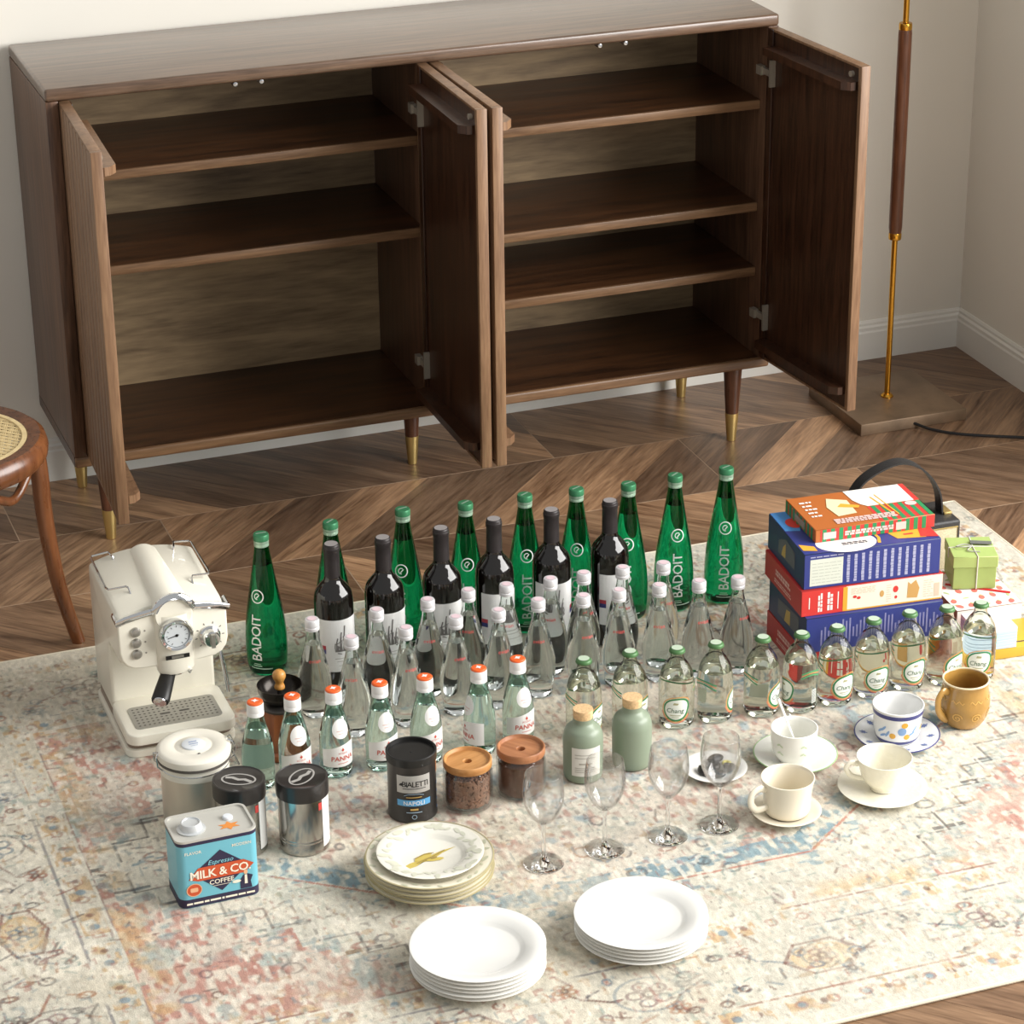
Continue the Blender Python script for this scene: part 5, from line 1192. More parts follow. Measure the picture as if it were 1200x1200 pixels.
fl = [fan2d([(-0.030, -0.022), (-0.024, -0.016), (-0.006, -0.004), (0.012, 0.010), (0.030, 0.019), (0.014, 0.006), (0.006, -0.004), (0.012, -0.010), (0.002, -0.010), (-0.010, -0.014), (-0.016, -0.022), (-0.026, -0.028)])]
pr('flower_print', lay(move2d(join2d(*fl), 0, 0, 0, 1.45), (0, 0, 0.0049), (1, 0, 0), (0, 1, 0)), mat('mustard_print', '#cdb85f', 0.3), root)
pr('petal', lay(move2d(fan2d(ellipse(0.019, 0.0065, 14)), -0.012, -0.004, 42), (0, 0, 0.0049), (1, 0, 0), (0, 1, 0), 0.0008), mat('mustard_print', '#cdb85f', 0.3), root)
pr('petal', lay(move2d(fan2d(ellipse(0.015, 0.005, 14)), 0.008, -0.012, 14), (0, 0, 0.0049), (1, 0, 0), (0, 1, 0), 0.0011), mat('mustard_print', '#cdb85f', 0.3), root)
pr('flower_shade', lay(join2d(strip2d([(-0.026, -0.010), (-0.010, 0.004), (0.006, 0.008)], 0.0022), strip2d([(-0.022, -0.024), (0.004, -0.004), (0.024, 0.016)], 0.0020), move2d(fan2d(ellipse(0.006, 0.003, 10)), 0.006, -0.008, 30)), (0, 0, 0.0049), (1, 0, 0), (0, 1, 0), 0.0016), mat('ochre_print', '#a08a4e', 0.4), root)

# ================================================================== cups, saucers, mug
def saucer_me(r): return G().lathe([(0, 0.003), (r * 0.42, 0.003), (r * 0.43, 0.0), (r * 0.50, 0.0), (r * 0.52, 0.003), (r * 0.85, 0.0095), (r - 0.001, 0.0135), (r, 0.0150), (r - 0.002, 0.0155), (r * 0.84, 0.0125), (r * 0.52, 0.0070), (r * 0.44, 0.0052), (0, 0.0050)], 64).mesh('saucer', angle=60)
def cup_me(prof_o, th):
    """prof_o from the foot up; the inside follows it"""
    ins = [(max(0.0, r - th), z + (th if i == 0 else 0)) for i, (r, z) in enumerate(prof_o)]
    top = prof_o[-1]
    ins = [(r - th, z) for r, z in prof_o if z > 0.012]
    return [(0, 0.002), (prof_o[0][0] - 0.004, 0.002), (prof_o[0][0] - 0.002, 0.0)] + prof_o + [(top[0] - th * 0.5, top[1] + 0.0008)] + ins[::-1] + [(ins[0][0] * 0.7, 0.0075), (0, 0.0065)]
def handle(pts, r, flat=(1, 1)): return G().tube(smooth_path(pts, 6), r, 12, flat=flat).mesh('handle')
def cup(name, lab, x, y, z, prof, th, m, hpts, hr, rot, flat=(1.4, 0.8)):
    t = thing(name, lab, 'cup', (x, y, z), rot)
    obj('bowl', G().lathe(cup_me(prof, th), 56).mesh('bowl', angle=60), m, t)
    if hpts: obj('handle', handle(hpts, hr, flat), m, t)
    return t
SZ = ZR + 0.0066
# A: white cup with spoon on green-rimmed saucer
M_wc2 = mat('white_china', '#edece4', 0.16, coat=0.4)
s = thing('saucer', 'white saucer with thin green rim under the cup with the spoon', 'saucer', (1.012, -1.372, ZR), 0)
obj('dish', saucer_me(0.076), M_wc2, s); obj('rim', G().tube([(0.0752 * math.cos(R(a)), 0.0752 * math.sin(R(a)), 0.0150) for a in range(0, 360, 6)], 0.0011, 6, closed=True).mesh('rim'), mat('green_rim', '#9fc08a', 0.4), s)
AP = [(0.026, 0.0)] + smooth_prof([(0.028, 0.004), (0.036, 0.016), (0.0405, 0.034), (0.0425, 0.066)], 4)
cA = cup('teacup', 'white cup with faint sprig pattern and a white spoon standing in it', 1.004, -1.380, SZ, AP, 0.0028, M_wc2, [(0.0395, 0.0, 0.055), (0.058, 0.0, 0.057), (0.064, 0.0, 0.042), (0.054, 0.0, 0.022), (0.037, 0.0, 0.018)], 0.0038, facing(1.004, -1.38, 0) + R(100))
AO = [p for p in AP if p[1] > 0.01]
spr = []
rs2 = random.Random(6)
for k in range(9):
    cx_ = -0.10 + 0.045 * (k % 5); cy_ = 0.030 + 0.016 * (k // 5)
    spr.append(move2d(fan2d(ellipse(0.0045, 0.0018, 8)), cx_, cy_, 30)); spr.append(move2d(fan2d(ellipse(0.004, 0.0016, 8)), cx_ + 0.006, cy_ - 0.002, -35))
pr('sprig_print', wrap(join2d(*spr), AO, 0.0004, rref=0.041), mat('sprig_green', '#c4d2b2', 0.4), cA)
sp = thing('teaspoon', 'white spoon leaning inside the white cup', 'spoon', (1.004, -1.380, SZ), facing(1.004, -1.380, 0))
obj('spoon_handle', G().tube([(0.012, -0.004, 0.012), (-0.006, 0.004, 0.055), (-0.024, 0.012, 0.098), (-0.031, 0.015, 0.114)], [0.0026, 0.0030, 0.0040, 0.0050], 10, flat=(0.6, 1.3)).mesh('spoon_handle'), mat('spoon_white', '#f3f2ee', 0.3), sp)
obj('spoon_bowl', G().lathe([(0, -0.009), (0.005, -0.006), (0.0065, 0), (0.005, 0.006), (0, 0.009)], 16, M=Matrix.Translation((0.0125, -0.0045, 0.0125)) @ Matrix.Rotation(R(70), 4, 'Y') @ Matrix.Scale(0.45, 4, (1, 0, 0))).mesh('spoon_bowl'), mat('spoon_white', '#f3f2ee', 0.3), sp)
# B: blue banded cup and saucer
M_nb = mat('cobalt_print', '#3b3f78', 0.3, coat=0.3)
s = thing('saucer', 'white saucer with dark blue floral border', 'saucer', (1.217, -1.372, ZR), 0)
M_blw = mat('bluish_china', '#e6e6e4', 0.16, coat=0.4)
obj('dish', saucer_me(0.078), M_blw, s); obj('rim', G().tube([(0.0772 * math.cos(R(a)), 0.0772 * math.sin(R(a)), 0.0150) for a in range(0, 360, 6)], 0.0013, 6, closed=True).mesh('rim'), M_nb, s)
spf = [(0.078 * 0.44, 0.0052), (0.078 * 0.52, 0.0070), (0.078 * 0.84, 0.0125), (0.076, 0.0155)]
gs = []
for k in range(10):
    a = 36 * k + 8; rr0 = 0.061
    for d, l_ in ((0, 0.008), (60, 0.006), (-60, 0.006)): gs.append(move2d(fan2d(ellipse(l_, 0.0022, 10)), rr0 * math.cos(R(a)), rr0 * math.sin(R(a)), a + d))
pr('border_print', on_plate(join2d(*gs), spf), mat('blue_print', '#6a79a6', 0.3), s)
BP_ = [(0.034, 0.0)] + smooth_prof([(0.037, 0.004), (0.0405, 0.012), (0.0430, 0.035), (0.0470, 0.070)], 4)
cB_ = cup('teacup', 'white cup with dark blue bands and painted blue and yellow flowers', 1.215, -1.375, SZ, BP_, 0.0028, M_blw, [(0.045, 0.0, 0.058), (0.064, 0.0, 0.058), (0.070, 0.0, 0.040), (0.060, 0.0, 0.018), (0.040, 0.0, 0.015)], 0.0042, facing(1.215, -1.375) + R(125))
BO = [p for p in BP_ if p[1] > 0.004]
fB = facing(1.215, -1.375) - (facing(1.215, -1.375) + R(125))
def bw(g, e=0.0004): return wrap(g, BO, e, ang=-125, rref=0.044)
pr('blue_band', bw(join2d(grid2d(-0.138, 0.138, 0.0575, 0.0655, 60, 1), grid2d(-0.138, 0.138, 0.0045, 0.0115, 60, 2))), M_nb, cB_)
pr('yellow_flowers', bw(join2d(*[move2d(fan2d(ellipse(0.0062, 0.0058, 12)), x, y) for x, y in ((0.014, 0.047), (-0.008, 0.024), (0.020, 0.022), (0.060, 0.03), (-0.07, 0.035))])), mat('flower_yellow', '#dca53c', 0.3), cB_)
pr('blue_flowers', bw(join2d(*([move2d(fan2d(ellipse(0.0085, 0.0085, 12)), 0.010, 0.034)] + [move2d(fan2d(ellipse(0.008, 0.0024, 10)), x, y, a) for x, y, a in ((-0.026, 0.036, 50), (-0.034, 0.030, 40), (-0.018, 0.027, 60), (-0.028, 0.022, 30), (0.036, 0.035, 50), (0.030, 0.027, 20))]))), mat('flower_blue', '#7f9fc9', 0.3), cB_)
# C: ivory cup at the front
M_iv2 = mat('ivory_stoneware', '#e5dcc8', 0.25, coat=0.3)
s = obj('saucer', saucer_me(0.0615), M_iv2, None, (0.911, -1.545, ZR)); tag(s, 'small plain ivory saucer under the front cup', 'saucer')
CPp = [(0.036, 0.0)] + smooth_prof([(0.0385, 0.003), (0.0405, 0.010), (0.0425, 0.040), (0.0470, 0.068)], 4)
cup('teacup', 'plain ivory straight-sided cup with ear-shaped handle, nearest the wine glasses', 0.913, -1.543, ZR + 0.0088, CPp, 0.0030, M_iv2, [(0.0445, 0.0, 0.056), (0.060, 0.0, 0.060), (0.073, 0.0, 0.052), (0.074, 0.0, 0.034), (0.062, 0.0, 0.020), (0.040, 0.0, 0.020)], 0.0046, R(180) + R(8))
# D: embossed ivory cup
M_iv3 = mat('embossed_china', '#ebe6d4', 0.18, coat=0.4, bump=0.5, bscale=90)
s = obj('saucer', saucer_me(0.079), M_iv3, None, (1.104, -1.533, ZR)); tag(s, 'wide ivory saucer with embossed leaves, second from the amber mug', 'saucer')
DP = [(0.022, 0.0)] + smooth_prof([(0.023, 0.004), (0.027, 0.009), (0.037, 0.022), (0.0425, 0.038), (0.0455, 0.050), (0.0495, 0.063)], 4)
cup('teacup', 'ivory flared cup with embossed leaf pattern on wide saucer', 1.107, -1.529, SZ, DP, 0.0026, M_iv3, [(0.046, 0.0, 0.052), (0.060, 0.0, 0.056), (0.068, 0.0, 0.046), (0.058, 0.0, 0.030), (0.036, 0.0, 0.022)], 0.0036, R(180) - R(12))
# amber mug
M_amb = mat('amber_glaze', '#a67f40', 0.22, coat=0.5, vary=0.18, vscale=28, bump=0.35, bscale=55)
MP = [(0.030, 0.0)] + smooth_prof([(0.034, 0.003), (0.041, 0.016), (0.0465, 0.036), (0.0462, 0.056), (0.0430, 0.072), (0.0418, 0.082), (0.0432, 0.090)], 4)
mg = cup('mug', 'amber glazed round-bellied mug with embossed pattern', 1.362, -1.358, ZR, MP, 0.0034, M_amb, [(0.043, 0.0, 0.076), (0.056, 0.0, 0.080), (0.066, 0.0, 0.066), (0.064, 0.0, 0.044), (0.052, 0.0, 0.026), (0.042, 0.0, 0.018)], 0.0050, R(180) + R(14))
obj('rim', G().tube([(0.0418 * math.cos(R(a)), 0.0418 * math.sin(R(a)), 0.0905) for a in range(0, 360, 6)], 0.0018, 8, closed=True).mesh('rim'), mat('rim_pale', '#e0d2b0', 0.3), mg)
MO = [p for p in MP if p[1] > 0.005]
sw = []
for ang0 in (-0.035, 0.0, 0.035, 0.07, -0.07, 0.105):
    sw.append(strip2d([(ang0 + 0.010 * (1 - k / 20) * math.cos(k * 0.62), 0.030 + 0.010 * (1 - k / 20) * math.sin(k * 0.62)) for k in range(20)], 0.0022))
    sw.append(strip2d([(ang0 - 0.012 + 0.024 * k / 8, 0.062 + 0.003 * math.sin(k * 1.6)) for k in range(9)], 0.0018))
pr('relief_scrolls', wrap(join2d(*sw), MO, 0.0007, ang=76, rref=0.045), mat('amber_light', '#d3a75b', 0.3), mg)

# ================================================================== small plate with dark chocolates
pl = obj('dessert_plate', G().lathe(plate_prof(0.058, 0.013, 0.55, 0.64), 56).mesh('dessert_plate', angle=50), M_por, None, (0.858, -1.362, ZR)); tag(pl, 'small white plate behind the rightmost wine glass, holding dark pieces', 'plate')
choc = mat('dark_chocolate', '#231d1a', 0.4, vary=0.2, vscale=90)
def lump(seed):
    bm = bmesh.new(); bmesh.ops.create_icosphere(bm, subdivisions=2, radius=1.0); r_ = random.Random(seed)
    for v_ in bm.verts: v_.co = Vector((v_.co.x * 0.0165, v_.co.y * 0.0115, v_.co.z * 0.0068 + 0.0066)) * r_.uniform(0.92, 1.06)
    me = bpy.data.meshes.new('chocolate'); bm.to_mesh(me); bm.free(); me.polygons.foreach_set('use_smooth', [True] * len(me.polygons)); return me
lm = lump(1)
cl_ = ['dark food piece at the left of the small plate', 'dark food piece at the front of the small plate', 'dark food piece in the middle of the small plate', 'dark food piece at the right of the small plate', 'dark food piece at the back of the small plate']
for k, (dx, dy, a) in enumerate(((-0.024, -0.004, 80), (-0.006, -0.024, 160), (0.001, 0.004, 60), (0.025, -0.012, 110), (0.012, 0.027, 10))):
    tag(obj('food_piece', lm, choc, None, (0.858 + dx, -1.362 + dy, ZR + 0.0050), (0, 0, R(a))), cl_[k], 'food', 'dark food pieces on the small plate')
tag(obj('food_ring', G().tube([(0.006 * math.cos(R(a)), 0.006 * math.sin(R(a)), 0) for a in range(0, 360, 20)], 0.0028, 8, closed=True).mesh('yellow_sweet'), mat('sweet_yellow', '#d9cf78', 0.5), None, (0.858 + 0.028, -1.362 + 0.011, ZR + 0.0078)), 'small pale yellow food ring on the small plate of dark pieces', 'food')

# ================================================================== stacked boxes
def carton(name, lab, x, y, z, w_, d_, h_, rot, m_body, group='cartons in the stack by the speaker'):
    """origin at the bottom centre"""
    t = thing(name, lab, 'box', (x, y, z), R(rot), group)
    obj('carton', rbox_mesh('carton', w_, d_, h_, 0.0012, 1, (0, 0, h_ / 2)), m_body, t)
    fr = {'front': ((-w_ / 2, -d_ / 2, 0), (1, 0, 0), (0, 0, 1)), 'left': ((-w_ / 2, d_ / 2, 0), (0, -1, 0), (0, 0, 1)), 'top': ((-w_ / 2, -d_ / 2, h_), (1, 0, 0), (0, 1, 0)), 'right': ((w_ / 2, -d_ / 2, 0), (0, 1, 0), (0, 0, 1))}
    return t, fr
def rect(x0, x1, y0, y1): return poly2d([(x0, y0), (x1, y0), (x1, y1), (x0, y1)])
K_blue = mat('carton_blue', '#343d80', 0.4); K_navy = mat('carton_navy', '#263556', 0.4); K_red = mat('carton_red', '#b23230', 0.4); K_cream = mat('carton_cream', '#e9e0cd', 0.45)
K_lav = mat('carton_lavender', '#a9a9c4', 0.5); K_paper = mat('carton_pale', '#d3d6c9', 0.5); K_yel = mat('carton_yellow', '#e5a63a', 0.45); K_or = mat('carton_orange', '#b2652f', 0.42); K_gr = mat('carton_green', '#2f8a55', 0.45); K_wh = mat('carton_white', '#eeeae2', 0.5); K_ink = mat('carton_ink', '#3a3440', 0.5); K_sky = mat('carton_sky', '#4f8fd0', 0.45); K_tan = mat('carton_tan', '#c79a5c', 0.5); K_redp = mat('carton_bright_red', '#d13b36', 0.45)
BX, BY, BROT = 1.308, -1.002, -4.8
heights = [0.054, 0.073, 0.054, 0.073]
z = ZR
SZS = [(0.284, 0.196), (0.280, 0.196), (0.288, 0.198), (0.276, 0.198)]
names = ['red and cream carton at the very bottom of the box stack', 'blue carton with lavender print, second from the bottom', 'red and cream cereal carton, third from the bottom of the stack', 'dark blue carton with printed lines, just under the striped box']
def words_strip(x0, x1, y0, y1, n, seed, wd=0.0018):
    r_ = random.Random(seed); out = []
    for k in range(n):
        yy = y0 + (y1 - y0) * (k + 0.5) / n; xx = x0
        while xx < x1 - 0.004:
            l_ = r_.uniform(0.004, 0.014); out.append(rect(xx, min(x1, xx + l_), yy - wd / 2, yy + wd / 2)); xx += l_ + 0.002
    return out
for k in range(4):
    w_, d_ = SZS[k]; h_ = heights[k]
    dx, dy = ((0.003, -0.006), (0.002, -0.010), (0.000, 0.0), (0.0, 0.004))[k]
    t, fr = carton('carton_box', names[k], BX + dx, BY + dy, z, w_, d_, h_, BROT + (0.6, 0.3, -0.2, -0.6)[k], (K_red, K_navy, K_red, K_navy)[k])
    if k in (1, 3):
        pr('front_panel', lay(rect(0.001, w_ - 0.001, 0.001, h_ - 0.001), *fr['front'], 0.0003), K_blue, t)
        pr('top_panel', lay(rect(0.001, w_ - 0.001, 0.001, d_ - 0.001), *fr['top'], 0.0003), K_blue, t)
    if k == 3:
        pr('facts_panel', lay(rect(0.012, 0.078, 0.006, h_ - 0.012), *fr['front'], 0.0006), K_paper, t)
        cols = []
        r_ = random.Random(8)
        for c_ in range(12):
            xx = 0.086 + 0.0148 * c_
            yy = 0.006
            while yy < h_ - 0.010: l_ = r_.uniform(0.003, 0.009); cols.append(rect(xx + r_.uniform(-0.0005, 0.0005), xx + 0.0058, yy, min(h_ - 0.008, yy + l_))); yy += l_ + 0.0008
        pr('printed_lines', lay(join2d(*cols), *fr['front'], 0.0006), K_lav, t)
        pr('facts_lines', lay(join2d(*words_strip(0.016, 0.074, 0.009, h_ - 0.018, 7, 3, 0.0012)), *fr['front'], 0.0009), mat('facts_grey', '#b3b7aa', 0.5), t)
        pr('heading', lay(join2d(*words_strip(0.012, 0.08, h_ - 0.009, h_ - 0.005, 1, 5, 0.0022)), *fr['front'], 0.0008), K_lav, t)
        pr('left_photo', lay(poly2d([(0.06, 0.018), (0.15, 0.020), (0.15, 0.055), (0.10, 0.062), (0.06, 0.045)]), *fr['left'], 0.0006), mat('carton_photo', '#5d5f63', 0.5), t)
        pr('left_gold', lay(poly2d([(0.078, 0.020), (0.10, 0.022), (0.10, 0.052), (0.086, 0.040)]), *fr['left'], 0.0009), mat('carton_gold', '#b99a55', 0.5), t)
        pr('bowl_print', lay(join2d(fan2d(ellipse(0.060, 0.042, 30, 0.095, 0.032))), *fr['top'], 0.0005), K_wh, t)
        pr('swoosh', lay(join2d(strip2d([(0.155, 0.012), (0.162, 0.034), (0.160, 0.06)], 0.006), poly2d([(0.195, 0.02), (0.25, 0.012), (0.27, 0.060), (0.185, 0.05)]), poly2d([(0.004, 0.018), (0.030, 0.010), (0.030, 0.030), (0.004, 0.045)])), *fr['top'], 0.0008), K_yel, t)
        pr('red_print', lay(join2d(poly2d([(0.240, 0.016), (0.274, 0.008), (0.274, 0.050), (0.250, 0.056)]), fan2d(ellipse(0.016, 0.022, 18, 0.030, 0.140)), poly2d(rrect(0.02, 0.006, 0.002, 2, 0.222, 0.034))), *fr['top'], 0.0011), K_redp, t)
        pr('sky_print', lay(poly2d([(0.002, 0.110), (0.030, 0.104), (0.06, 0.196), (0.002, 0.196)]), *fr['top'], 0.0006), K_sky, t)
        pr('lettering', lay(join2d(*words_strip(0.085, 0.135, 0.020, 0.032, 2, 77, 0.004)), *fr['top'], 0.0009), K_ink, t)
    if k == 1:
        r_ = random.Random(21); blobs = []
        for c_ in range(34):
            xx = 0.03 + 0.0072 * c_; blobs.append(rect(xx, xx + 0.0032, 0.010 + r_.uniform(0, 0.014), h_ - 0.008 - r_.uniform(0, 0.028)))
        pr('printed_lines', lay(join2d(*blobs), *fr['front'], 0.0006), mat('carton_mauve', '#8684ad', 0.5), t)
        pr('left_photo', lay(poly2d([(0.05, 0.018), (0.16, 0.018), (0.16, 0.060), (0.05, 0.050)]), *fr['left'], 0.0006), mat('carton_photo', '#5d5f63', 0.5), t)
        pr('left_gold', lay(poly2d([(0.085, 0.018), (0.115, 0.020), (0.115, 0.050), (0.095, 0.046)]), *fr['left'], 0.0009), mat('carton_gold', '#b99a55', 0.5), t)
    if k in (0, 2):
        pr('front_panel', lay(rect(0.090 if k == 2 else 0.09, w_ - 0.001, 0.001, h_ - 0.001), *fr['front'], 0.0003), K_cream, t)
        pr('left_panel', lay(rect(0.001, 0.089, 0.001, h_ - 0.001), *fr['front'], 0.0003), K_redp, t)
        pr('gold_strip', lay(join2d(rect(0.084, 0.093, 0.002, h_ - 0.002), rect(0.09, w_ - 0.002, 0.0012, 0.0040)), *fr['front'], 0.0006), K_yel, t)
        pr('lettering', lay(join2d(*[move2d(g_, 0.0, 0.0, 90) for g_ in []], *[move2d(g_, 0.038, 0.027, 90) for g_ in words_strip(-0.020, 0.020, -0.005, 0.005, 2, 41, 0.0036)], *[move2d(g_, 0.058, 0.027, 90) for g_ in words_strip(-0.019, 0.019, -0.006, 0.006, 2, 42, 0.0046)], *[move2d(rect(-0.012, 0.012, -0.001, 0.001), 0.016 + 0.0, 0.027, 90), move2d(rect(-0.018, 0.018, -0.001, 0.001), 0.074, 0.027, 90)]), *fr['front'], 0.0006), K_wh, t)
        pr('side_words', lay(join2d(*words_strip(0.06, 0.14, 0.026, 0.040, 2, 43, 0.0055), *words_strip(0.055, 0.145, 0.010, 0.020, 2, 9, 0.003)), *fr['left'], 0.0006), mat('side_pink', '#e0b7ad', 0.5), t)
        pr('berries', lay(join2d(*[fan2d(ellipse(a, b, 14, x, y)) for x, y, a, b in ((0.108, 0.029, 0.004, 0.003), (0.116, 0.026, 0.004, 0.003), (0.191, 0.034, 0.0055, 0.007), (0.192, 0.017, 0.003, 0.0035))]), *fr['front'], 0.0006), K_redp, t)
        pr('flake_print', lay(join2d(poly2d([(0.215, 0.012), (0.236, 0.010), (0.240, 0.030), (0.232, 0.048), (0.222, 0.040), (0.216, 0.046)]), fan2d(ellipse(0.0045, 0.007, 12, 0.163, 0.028))), *fr['front'], 0.0006), K_tan, t)
        pr('faint_print', lay(join2d(*words_strip(0.10, 0.15, 0.034, 0.048, 4, 12, 0.0015), *words_strip(0.248, 0.268, 0.008, 0.046, 8, 13, 0.0015), *words_strip(0.172, 0.182, 0.008, 0.046, 8, 14, 0.0015), rect(0.270, 0.281, 0.008, 0.036)), *fr['front'], 0.0006), mat('faint_warm', '#d3bfa8', 0.5), t)
    z += h_ + 0.0004
# flat striped box on top
ow, od, oh = 0.246, 0.152, 0.027
t, fr = carton('striped_box', 'flat orange box with green and red stripes on top of the stack', 1.330, -0.976, z, ow, od, oh, -3.6, K_or)
def stripes(x0, x1, y0, y1, n, a): return join2d(*[rect(x0 + (x1 - x0) * k / n, x0 + (x1 - x0) * (k + 0.5) / n, y0, y1) for k in range(n)])
pr('red_field', lay(join2d(rect(0.010, ow - 0.001, 0.001, oh - 0.001)), *fr['front'], 0.0003), K_redp, t)
pr('green_stripes', lay(stripes(0.014, ow - 0.010, 0.001, oh - 0.001, 13, 0), *fr['front'], 0.0006), K_gr, t)
pr('front_words', lay(join2d(*words_strip(0.06, 0.16, 0.008, 0.018, 2, 44, 0.0042), rect(0.016, 0.042, 0.006, 0.020), rect(0.165, 0.186, 0.005, 0.021)), *fr['front'], 0.0010), mat('dusty_pink', '#dcc0bb', 0.5), t)
pr('top_red', lay(join2d(rect(0.135, ow - 0.001, 0.001, 0.070), rect(ow - 0.012, ow - 0.001, 0.001, od - 0.001)), *fr['top'], 0.0003), K_redp, t)
pr('top_stripes', lay(join2d(*[rect(0.142 + 0.0185 * k, 0.151 + 0.0185 * k, 0.001, 0.070) for k in range(6)]), *fr['top'], 0.0006), K_gr, t)
pr('top_white', lay(join2d(poly2d([(0.138, 0.072), (ow - 0.012, 0.072), (ow - 0.012, od - 0.002), (0.118, od - 0.002), (0.120, 0.105), (0.128, 0.084)]), *words_strip(0.016, 0.040, 0.05, 0.13, 5, 31, 0.006)), *fr['top'], 0.0008), K_wh, t)
pr('top_words', lay(join2d(*words_strip(0.05, 0.175, 0.012, 0.034, 3, 45, 0.0058), fan2d(ellipse(0.012, 0.010, 14, 0.222, 0.060))), *fr['top'], 0.0012), mat('dusty_pink', '#dcc0bb', 0.5), t)
pr('glass_print', lay(join2d(poly2d([(0.066, 0.045), (0.106, 0.050), (0.110, 0.110), (0.074, 0.128), (0.060, 0.09)])), *fr['top'], 0.0008), mat('print_cream', '#e6dcb0', 0.5), t)
pr('bread_print', lay(join2d(poly2d([(0.080, 0.085), (0.118, 0.070), (0.124, 0.080), (0.092, 0.098)]), strip2d([(0.172, 0.020), (0.158, 0.110)], 0.004), strip2d([(0.180, 0.020), (0.170, 0.118)], 0.003)), *fr['top'], 0.0011), K_yel, t)
pr('left_stripes', lay(stripes(0.004, od - 0.004, 0.001, oh - 0.001, 8, 0), *fr['left'], 0.0004), K_gr, t)
pr('end_seal', lay(poly2d([(0.05, 0.006), (0.10, 0.006), (0.10, 0.020), (0.05, 0.020)]), *fr['left'], 0.0008), mat('seal_grey2', '#9b8f7c', 0.5), t)

# ================================================================== portable speaker behind the boxes
t = thing('portable_speaker', 'black portable speaker with leather strap handle behind the box stack', 'speaker', (1.535, -0.745, ZR), R(-2))
M_lea = mat('black_leather', '#2c2b2b', 0.5, bump=0.3, bscale=300)
obj('speaker_body', bx('speaker_body', -0.125, 0.125, -0.050, 0.055, 0.0, 0.125, 0.006, 3), M_lea, t)
obj('grille', bx('grille', -0.117, 0.117, -0.0525, -0.048, 0.008, 0.112, 0.002), mat('grille_cloth', '#bdb193', 0.9, vary=0.15, vscale=350), t)
obj('grille_frame', G().tube([(-0.117, -0.0525, 0.008), (0.117, -0.0525, 0.008), (0.117, -0.0525, 0.112), (-0.117, -0.0525, 0.112)], 0.0016, 6, closed=True).mesh('grille_frame'), M_brass, t)
hp_ = smooth_path([(-0.118, 0.0, 0.118), (-0.108, 0.0, 0.175), (-0.075, 0.0, 0.225), (-0.005, 0.0, 0.252), (0.050, 0.0, 0.232), (0.090, 0.0, 0.180), (0.102, 0.0, 0.118)], 6)
hv, hf = [], []
for i, p in enumerate(hp_):
    a_ = hp_[max(0, i - 1)]; b2 = hp_[min(len(hp_) - 1, i + 1)]; tdir = (b2 - a_).normalized(); nn = Vector((-tdir.z, 0, tdir.x))
    for sx, sy in ((0.0018, -0.015), (0.0018, 0.015), (-0.0018, 0.015), (-0.0018, -0.015)): hv.append(tuple(p + nn * sx + Vector((0, sy, 0))))
for i in range(len(hp_) - 1):
    for k in range(4): hf.append((i * 4 + k, i * 4 + (k + 1) % 4, (i + 1) * 4 + (k + 1) % 4, (i + 1) * 4 + k))
hf += [(0, 1, 2, 3), tuple(len(hv) - 4 + k for k in (3, 2, 1, 0))]
obj('strap', fix_normals(finish('strap', hv, hf, True, 50)), M_lea, t, label='black leather carrying strap')
for x in (-0.119, 0.108): obj('strap_loop', bx('strap_loop', x - 0.006, x + 0.012, -0.019, 0.019, 0.1245, 0.131, 0.002), M_brass, t)

# ================================================================== yellow book, strawberry box, paper stack, gift box
t = thing('yellow_book', 'yellow book with black lines lying under the block of white cards', 'book', (1.618, -1.112, ZR), R(-4))
obj('cover', bx('cover', -0.125, 0.125, -0.056, 0.056, 0.0, 0.022, 0.002), mat('book_yellow', '#cda63c', 0.45), t)
pr('cover_lines', lay(join2d(strip2d([(0.075, -0.03), (0.075, 0.05)], 0.005), strip2d([(0.045, -0.03), (0.045, 0.05)], 0.004), strip2d([(-0.1, -0.036), (0.12, -0.036)], 0.004), poly2d(ellipse(0.005, 0.005, 12, 0.10, -0.018))), (0, 0, 0.022), (1, 0, 0), (0, 1, 0), 0.0004), K_ink, t)
t, fr = carton('strawberry_box', 'white box printed with red strawberries under the green gift box', 1.598, -0.955, ZR, 0.140, 0.185, 0.0525, -5, mat('straw_side', '#7b6550', 0.6), 'small boxes beside the stack')
pr('lid_print', lay(rect(0.001, 0.139, 0.001, 0.184), *fr['top'], 0.0003), mat('straw_white', '#f0e9e4', 0.45), t)
pr('front_panel', lay(rect(0.001, 0.139, 0.001, 0.0515), *fr['front'], 0.0003), mat('straw_white', '#f0e9e4', 0.45), t)
rw = random.Random(12); fr_, lf_ = [], []
for gx_ in range(5):
    for gy_ in range(6):
        xx, yy = 0.014 + 0.028 * gx_ + rw.uniform(-0.004, 0.004), 0.016 + 0.030 * gy_ + rw.uniform(-0.005, 0.005); a = rw.uniform(0, 180)
        if (gx_ + gy_) % 3 == 2: lf_.append(move2d(fan2d(ellipse(0.0075, 0.0028, 12)), xx, yy, a))
        else: fr_.append(move2d(fan2d(ellipse(0.0095, 0.0062, 14)), xx, yy, a)); lf_.append(move2d(fan2d(ellipse(0.004, 0.0022, 8)), xx + 0.009 * math.cos(R(a)), yy + 0.009 * math.sin(R(a)), a + 60))
pr('strawberries', lay(join2d(*fr_), *fr['top'], 0.0006), mat('straw_red', '#e0736a', 0.45), t)
pr('leaves', lay(join2d(*lf_), *fr['top'], 0.0009), mat('straw_green', '#b6c98e', 0.45), t)
rb_ = thing('red_ribbon', 'red ribbon lying across the strawberry box under the gift box', 'ribbon', (1.605, -0.965, ZR + 0.0536), 0)
obj('band', G().box(-0.062, 0.068, -0.004, 0.004, 0.0, 0.0008, Matrix.Rotation(R(-38), 4, 'Z')).mesh('band', False), mat('ribbon_red', '#c2262a', 0.5), rb_)
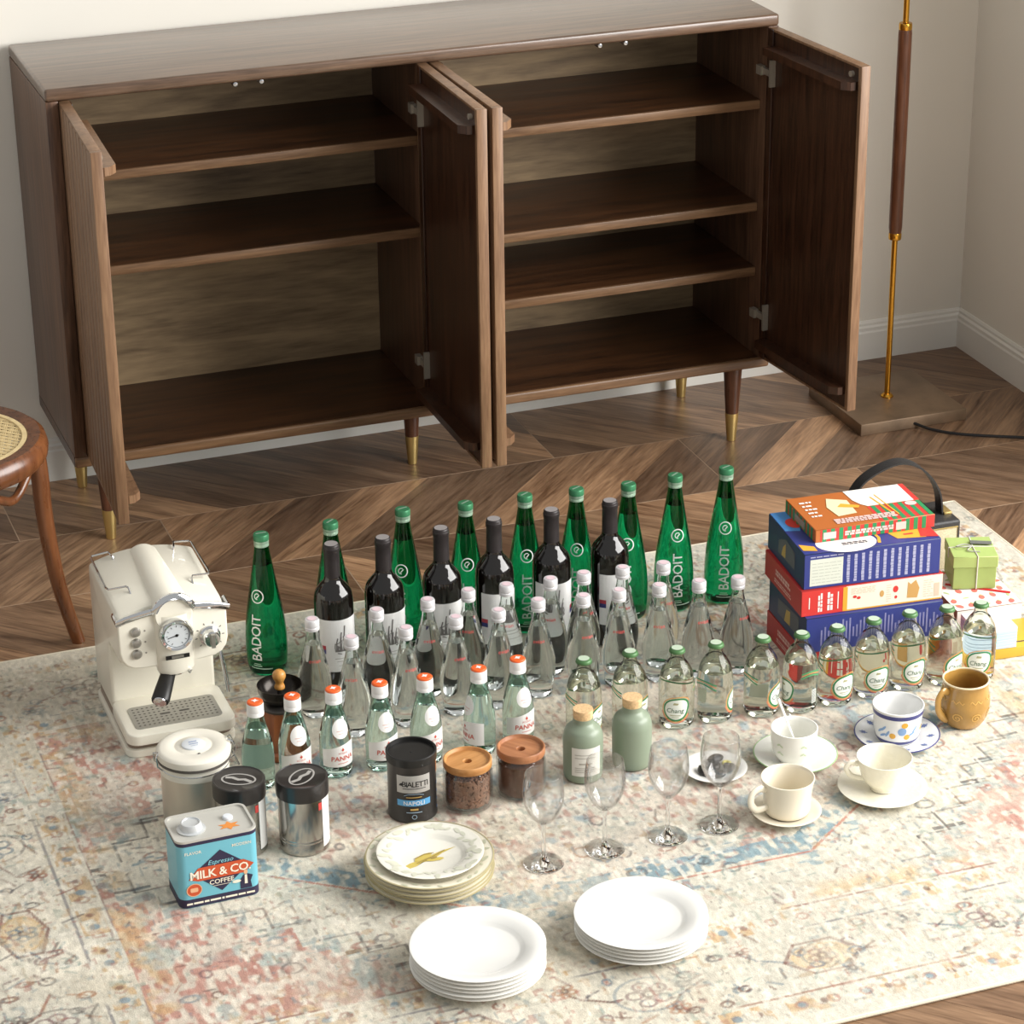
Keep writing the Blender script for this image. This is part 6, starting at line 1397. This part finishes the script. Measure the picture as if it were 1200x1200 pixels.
# stack of white cards
cards = mat('card_white', '#eef0f2', 0.6); cards_b = mat('card_blue', '#bcd0e6', 0.6)
t = thing('card_stack', 'block of white cards with pale blue edges on the yellow book', 'cards', (1.545, -1.122, ZR + 0.0225), R(-6))
for k in range(7):
    c_ = obj('card_layer', bx('card_layer', -0.042, 0.042, -0.040, 0.040, 0.0062 * k, 0.0062 * k + 0.0058, 0.0006, 1), cards_b if k < 6 else cards, t)
obj('top_card', bx('top_card', -0.0415, 0.0415, -0.0395, 0.0395, 0.0434, 0.0444, 0.0), cards, t)
# green gift box with tag
t, fr = carton('gift_box', 'lime green gift box with grey cord and tag', 1.612, -0.925, ZR + 0.0545, 0.086, 0.090, 0.068, -18, mat('gift_green', '#98ab62', 0.5, vary=0.06), 'small boxes beside the stack')
obj('lid', rbox_mesh('lid', 0.090, 0.094, 0.024, 0.001, 1, (0, 0, 0.0595)), mat('gift_lid', '#a6ba6e', 0.5, vary=0.05), t)
M_cord = mat('grey_cord', '#d0cdc4', 0.7)
obj('cord', G().tube([(0.004, -0.0455, 0.0), (0.004, -0.0478, 0.05), (0.004, -0.0478, 0.0718), (0.002, 0.0, 0.0725), (0.004, 0.0478, 0.0718), (0.004, 0.0470, 0.0)], 0.0012, 6).tube([(-0.0455, 0.0, 0.05), (-0.0462, 0.0, 0.0715), (0.0, 0.0, 0.0727), (0.0462, 0.0, 0.0715), (0.0455, 0.0, 0.05)], 0.0012, 6).mesh('cord'), M_cord, t)
obj('bow', G().tube(smooth_path([(0, 0, 0.073), (-0.020, -0.012, 0.078), (-0.032, -0.004, 0.075), (-0.015, 0.004, 0.076), (0, 0, 0.074)], 6), 0.0014, 6).tube(smooth_path([(0, 0, 0.073), (-0.012, -0.022, 0.074), (0.012, -0.026, 0.073)], 5), 0.0012, 6).mesh('bow'), mat('grey_ribbon', '#a3a398', 0.6), t)
obj('tag', G().box(-0.012, 0.030, -0.008, 0.008, 0.0, 0.0012, Matrix.Translation((0.012, 0.014, 0.0745)) @ Matrix.Rotation(R(-10), 4, 'Z') @ Matrix.Rotation(R(-3), 4, 'X')).mesh('tag', False), mat('tag_grey', '#6d6f69', 0.6, vary=0.1, vscale=80), t, label='dark grey card tag')
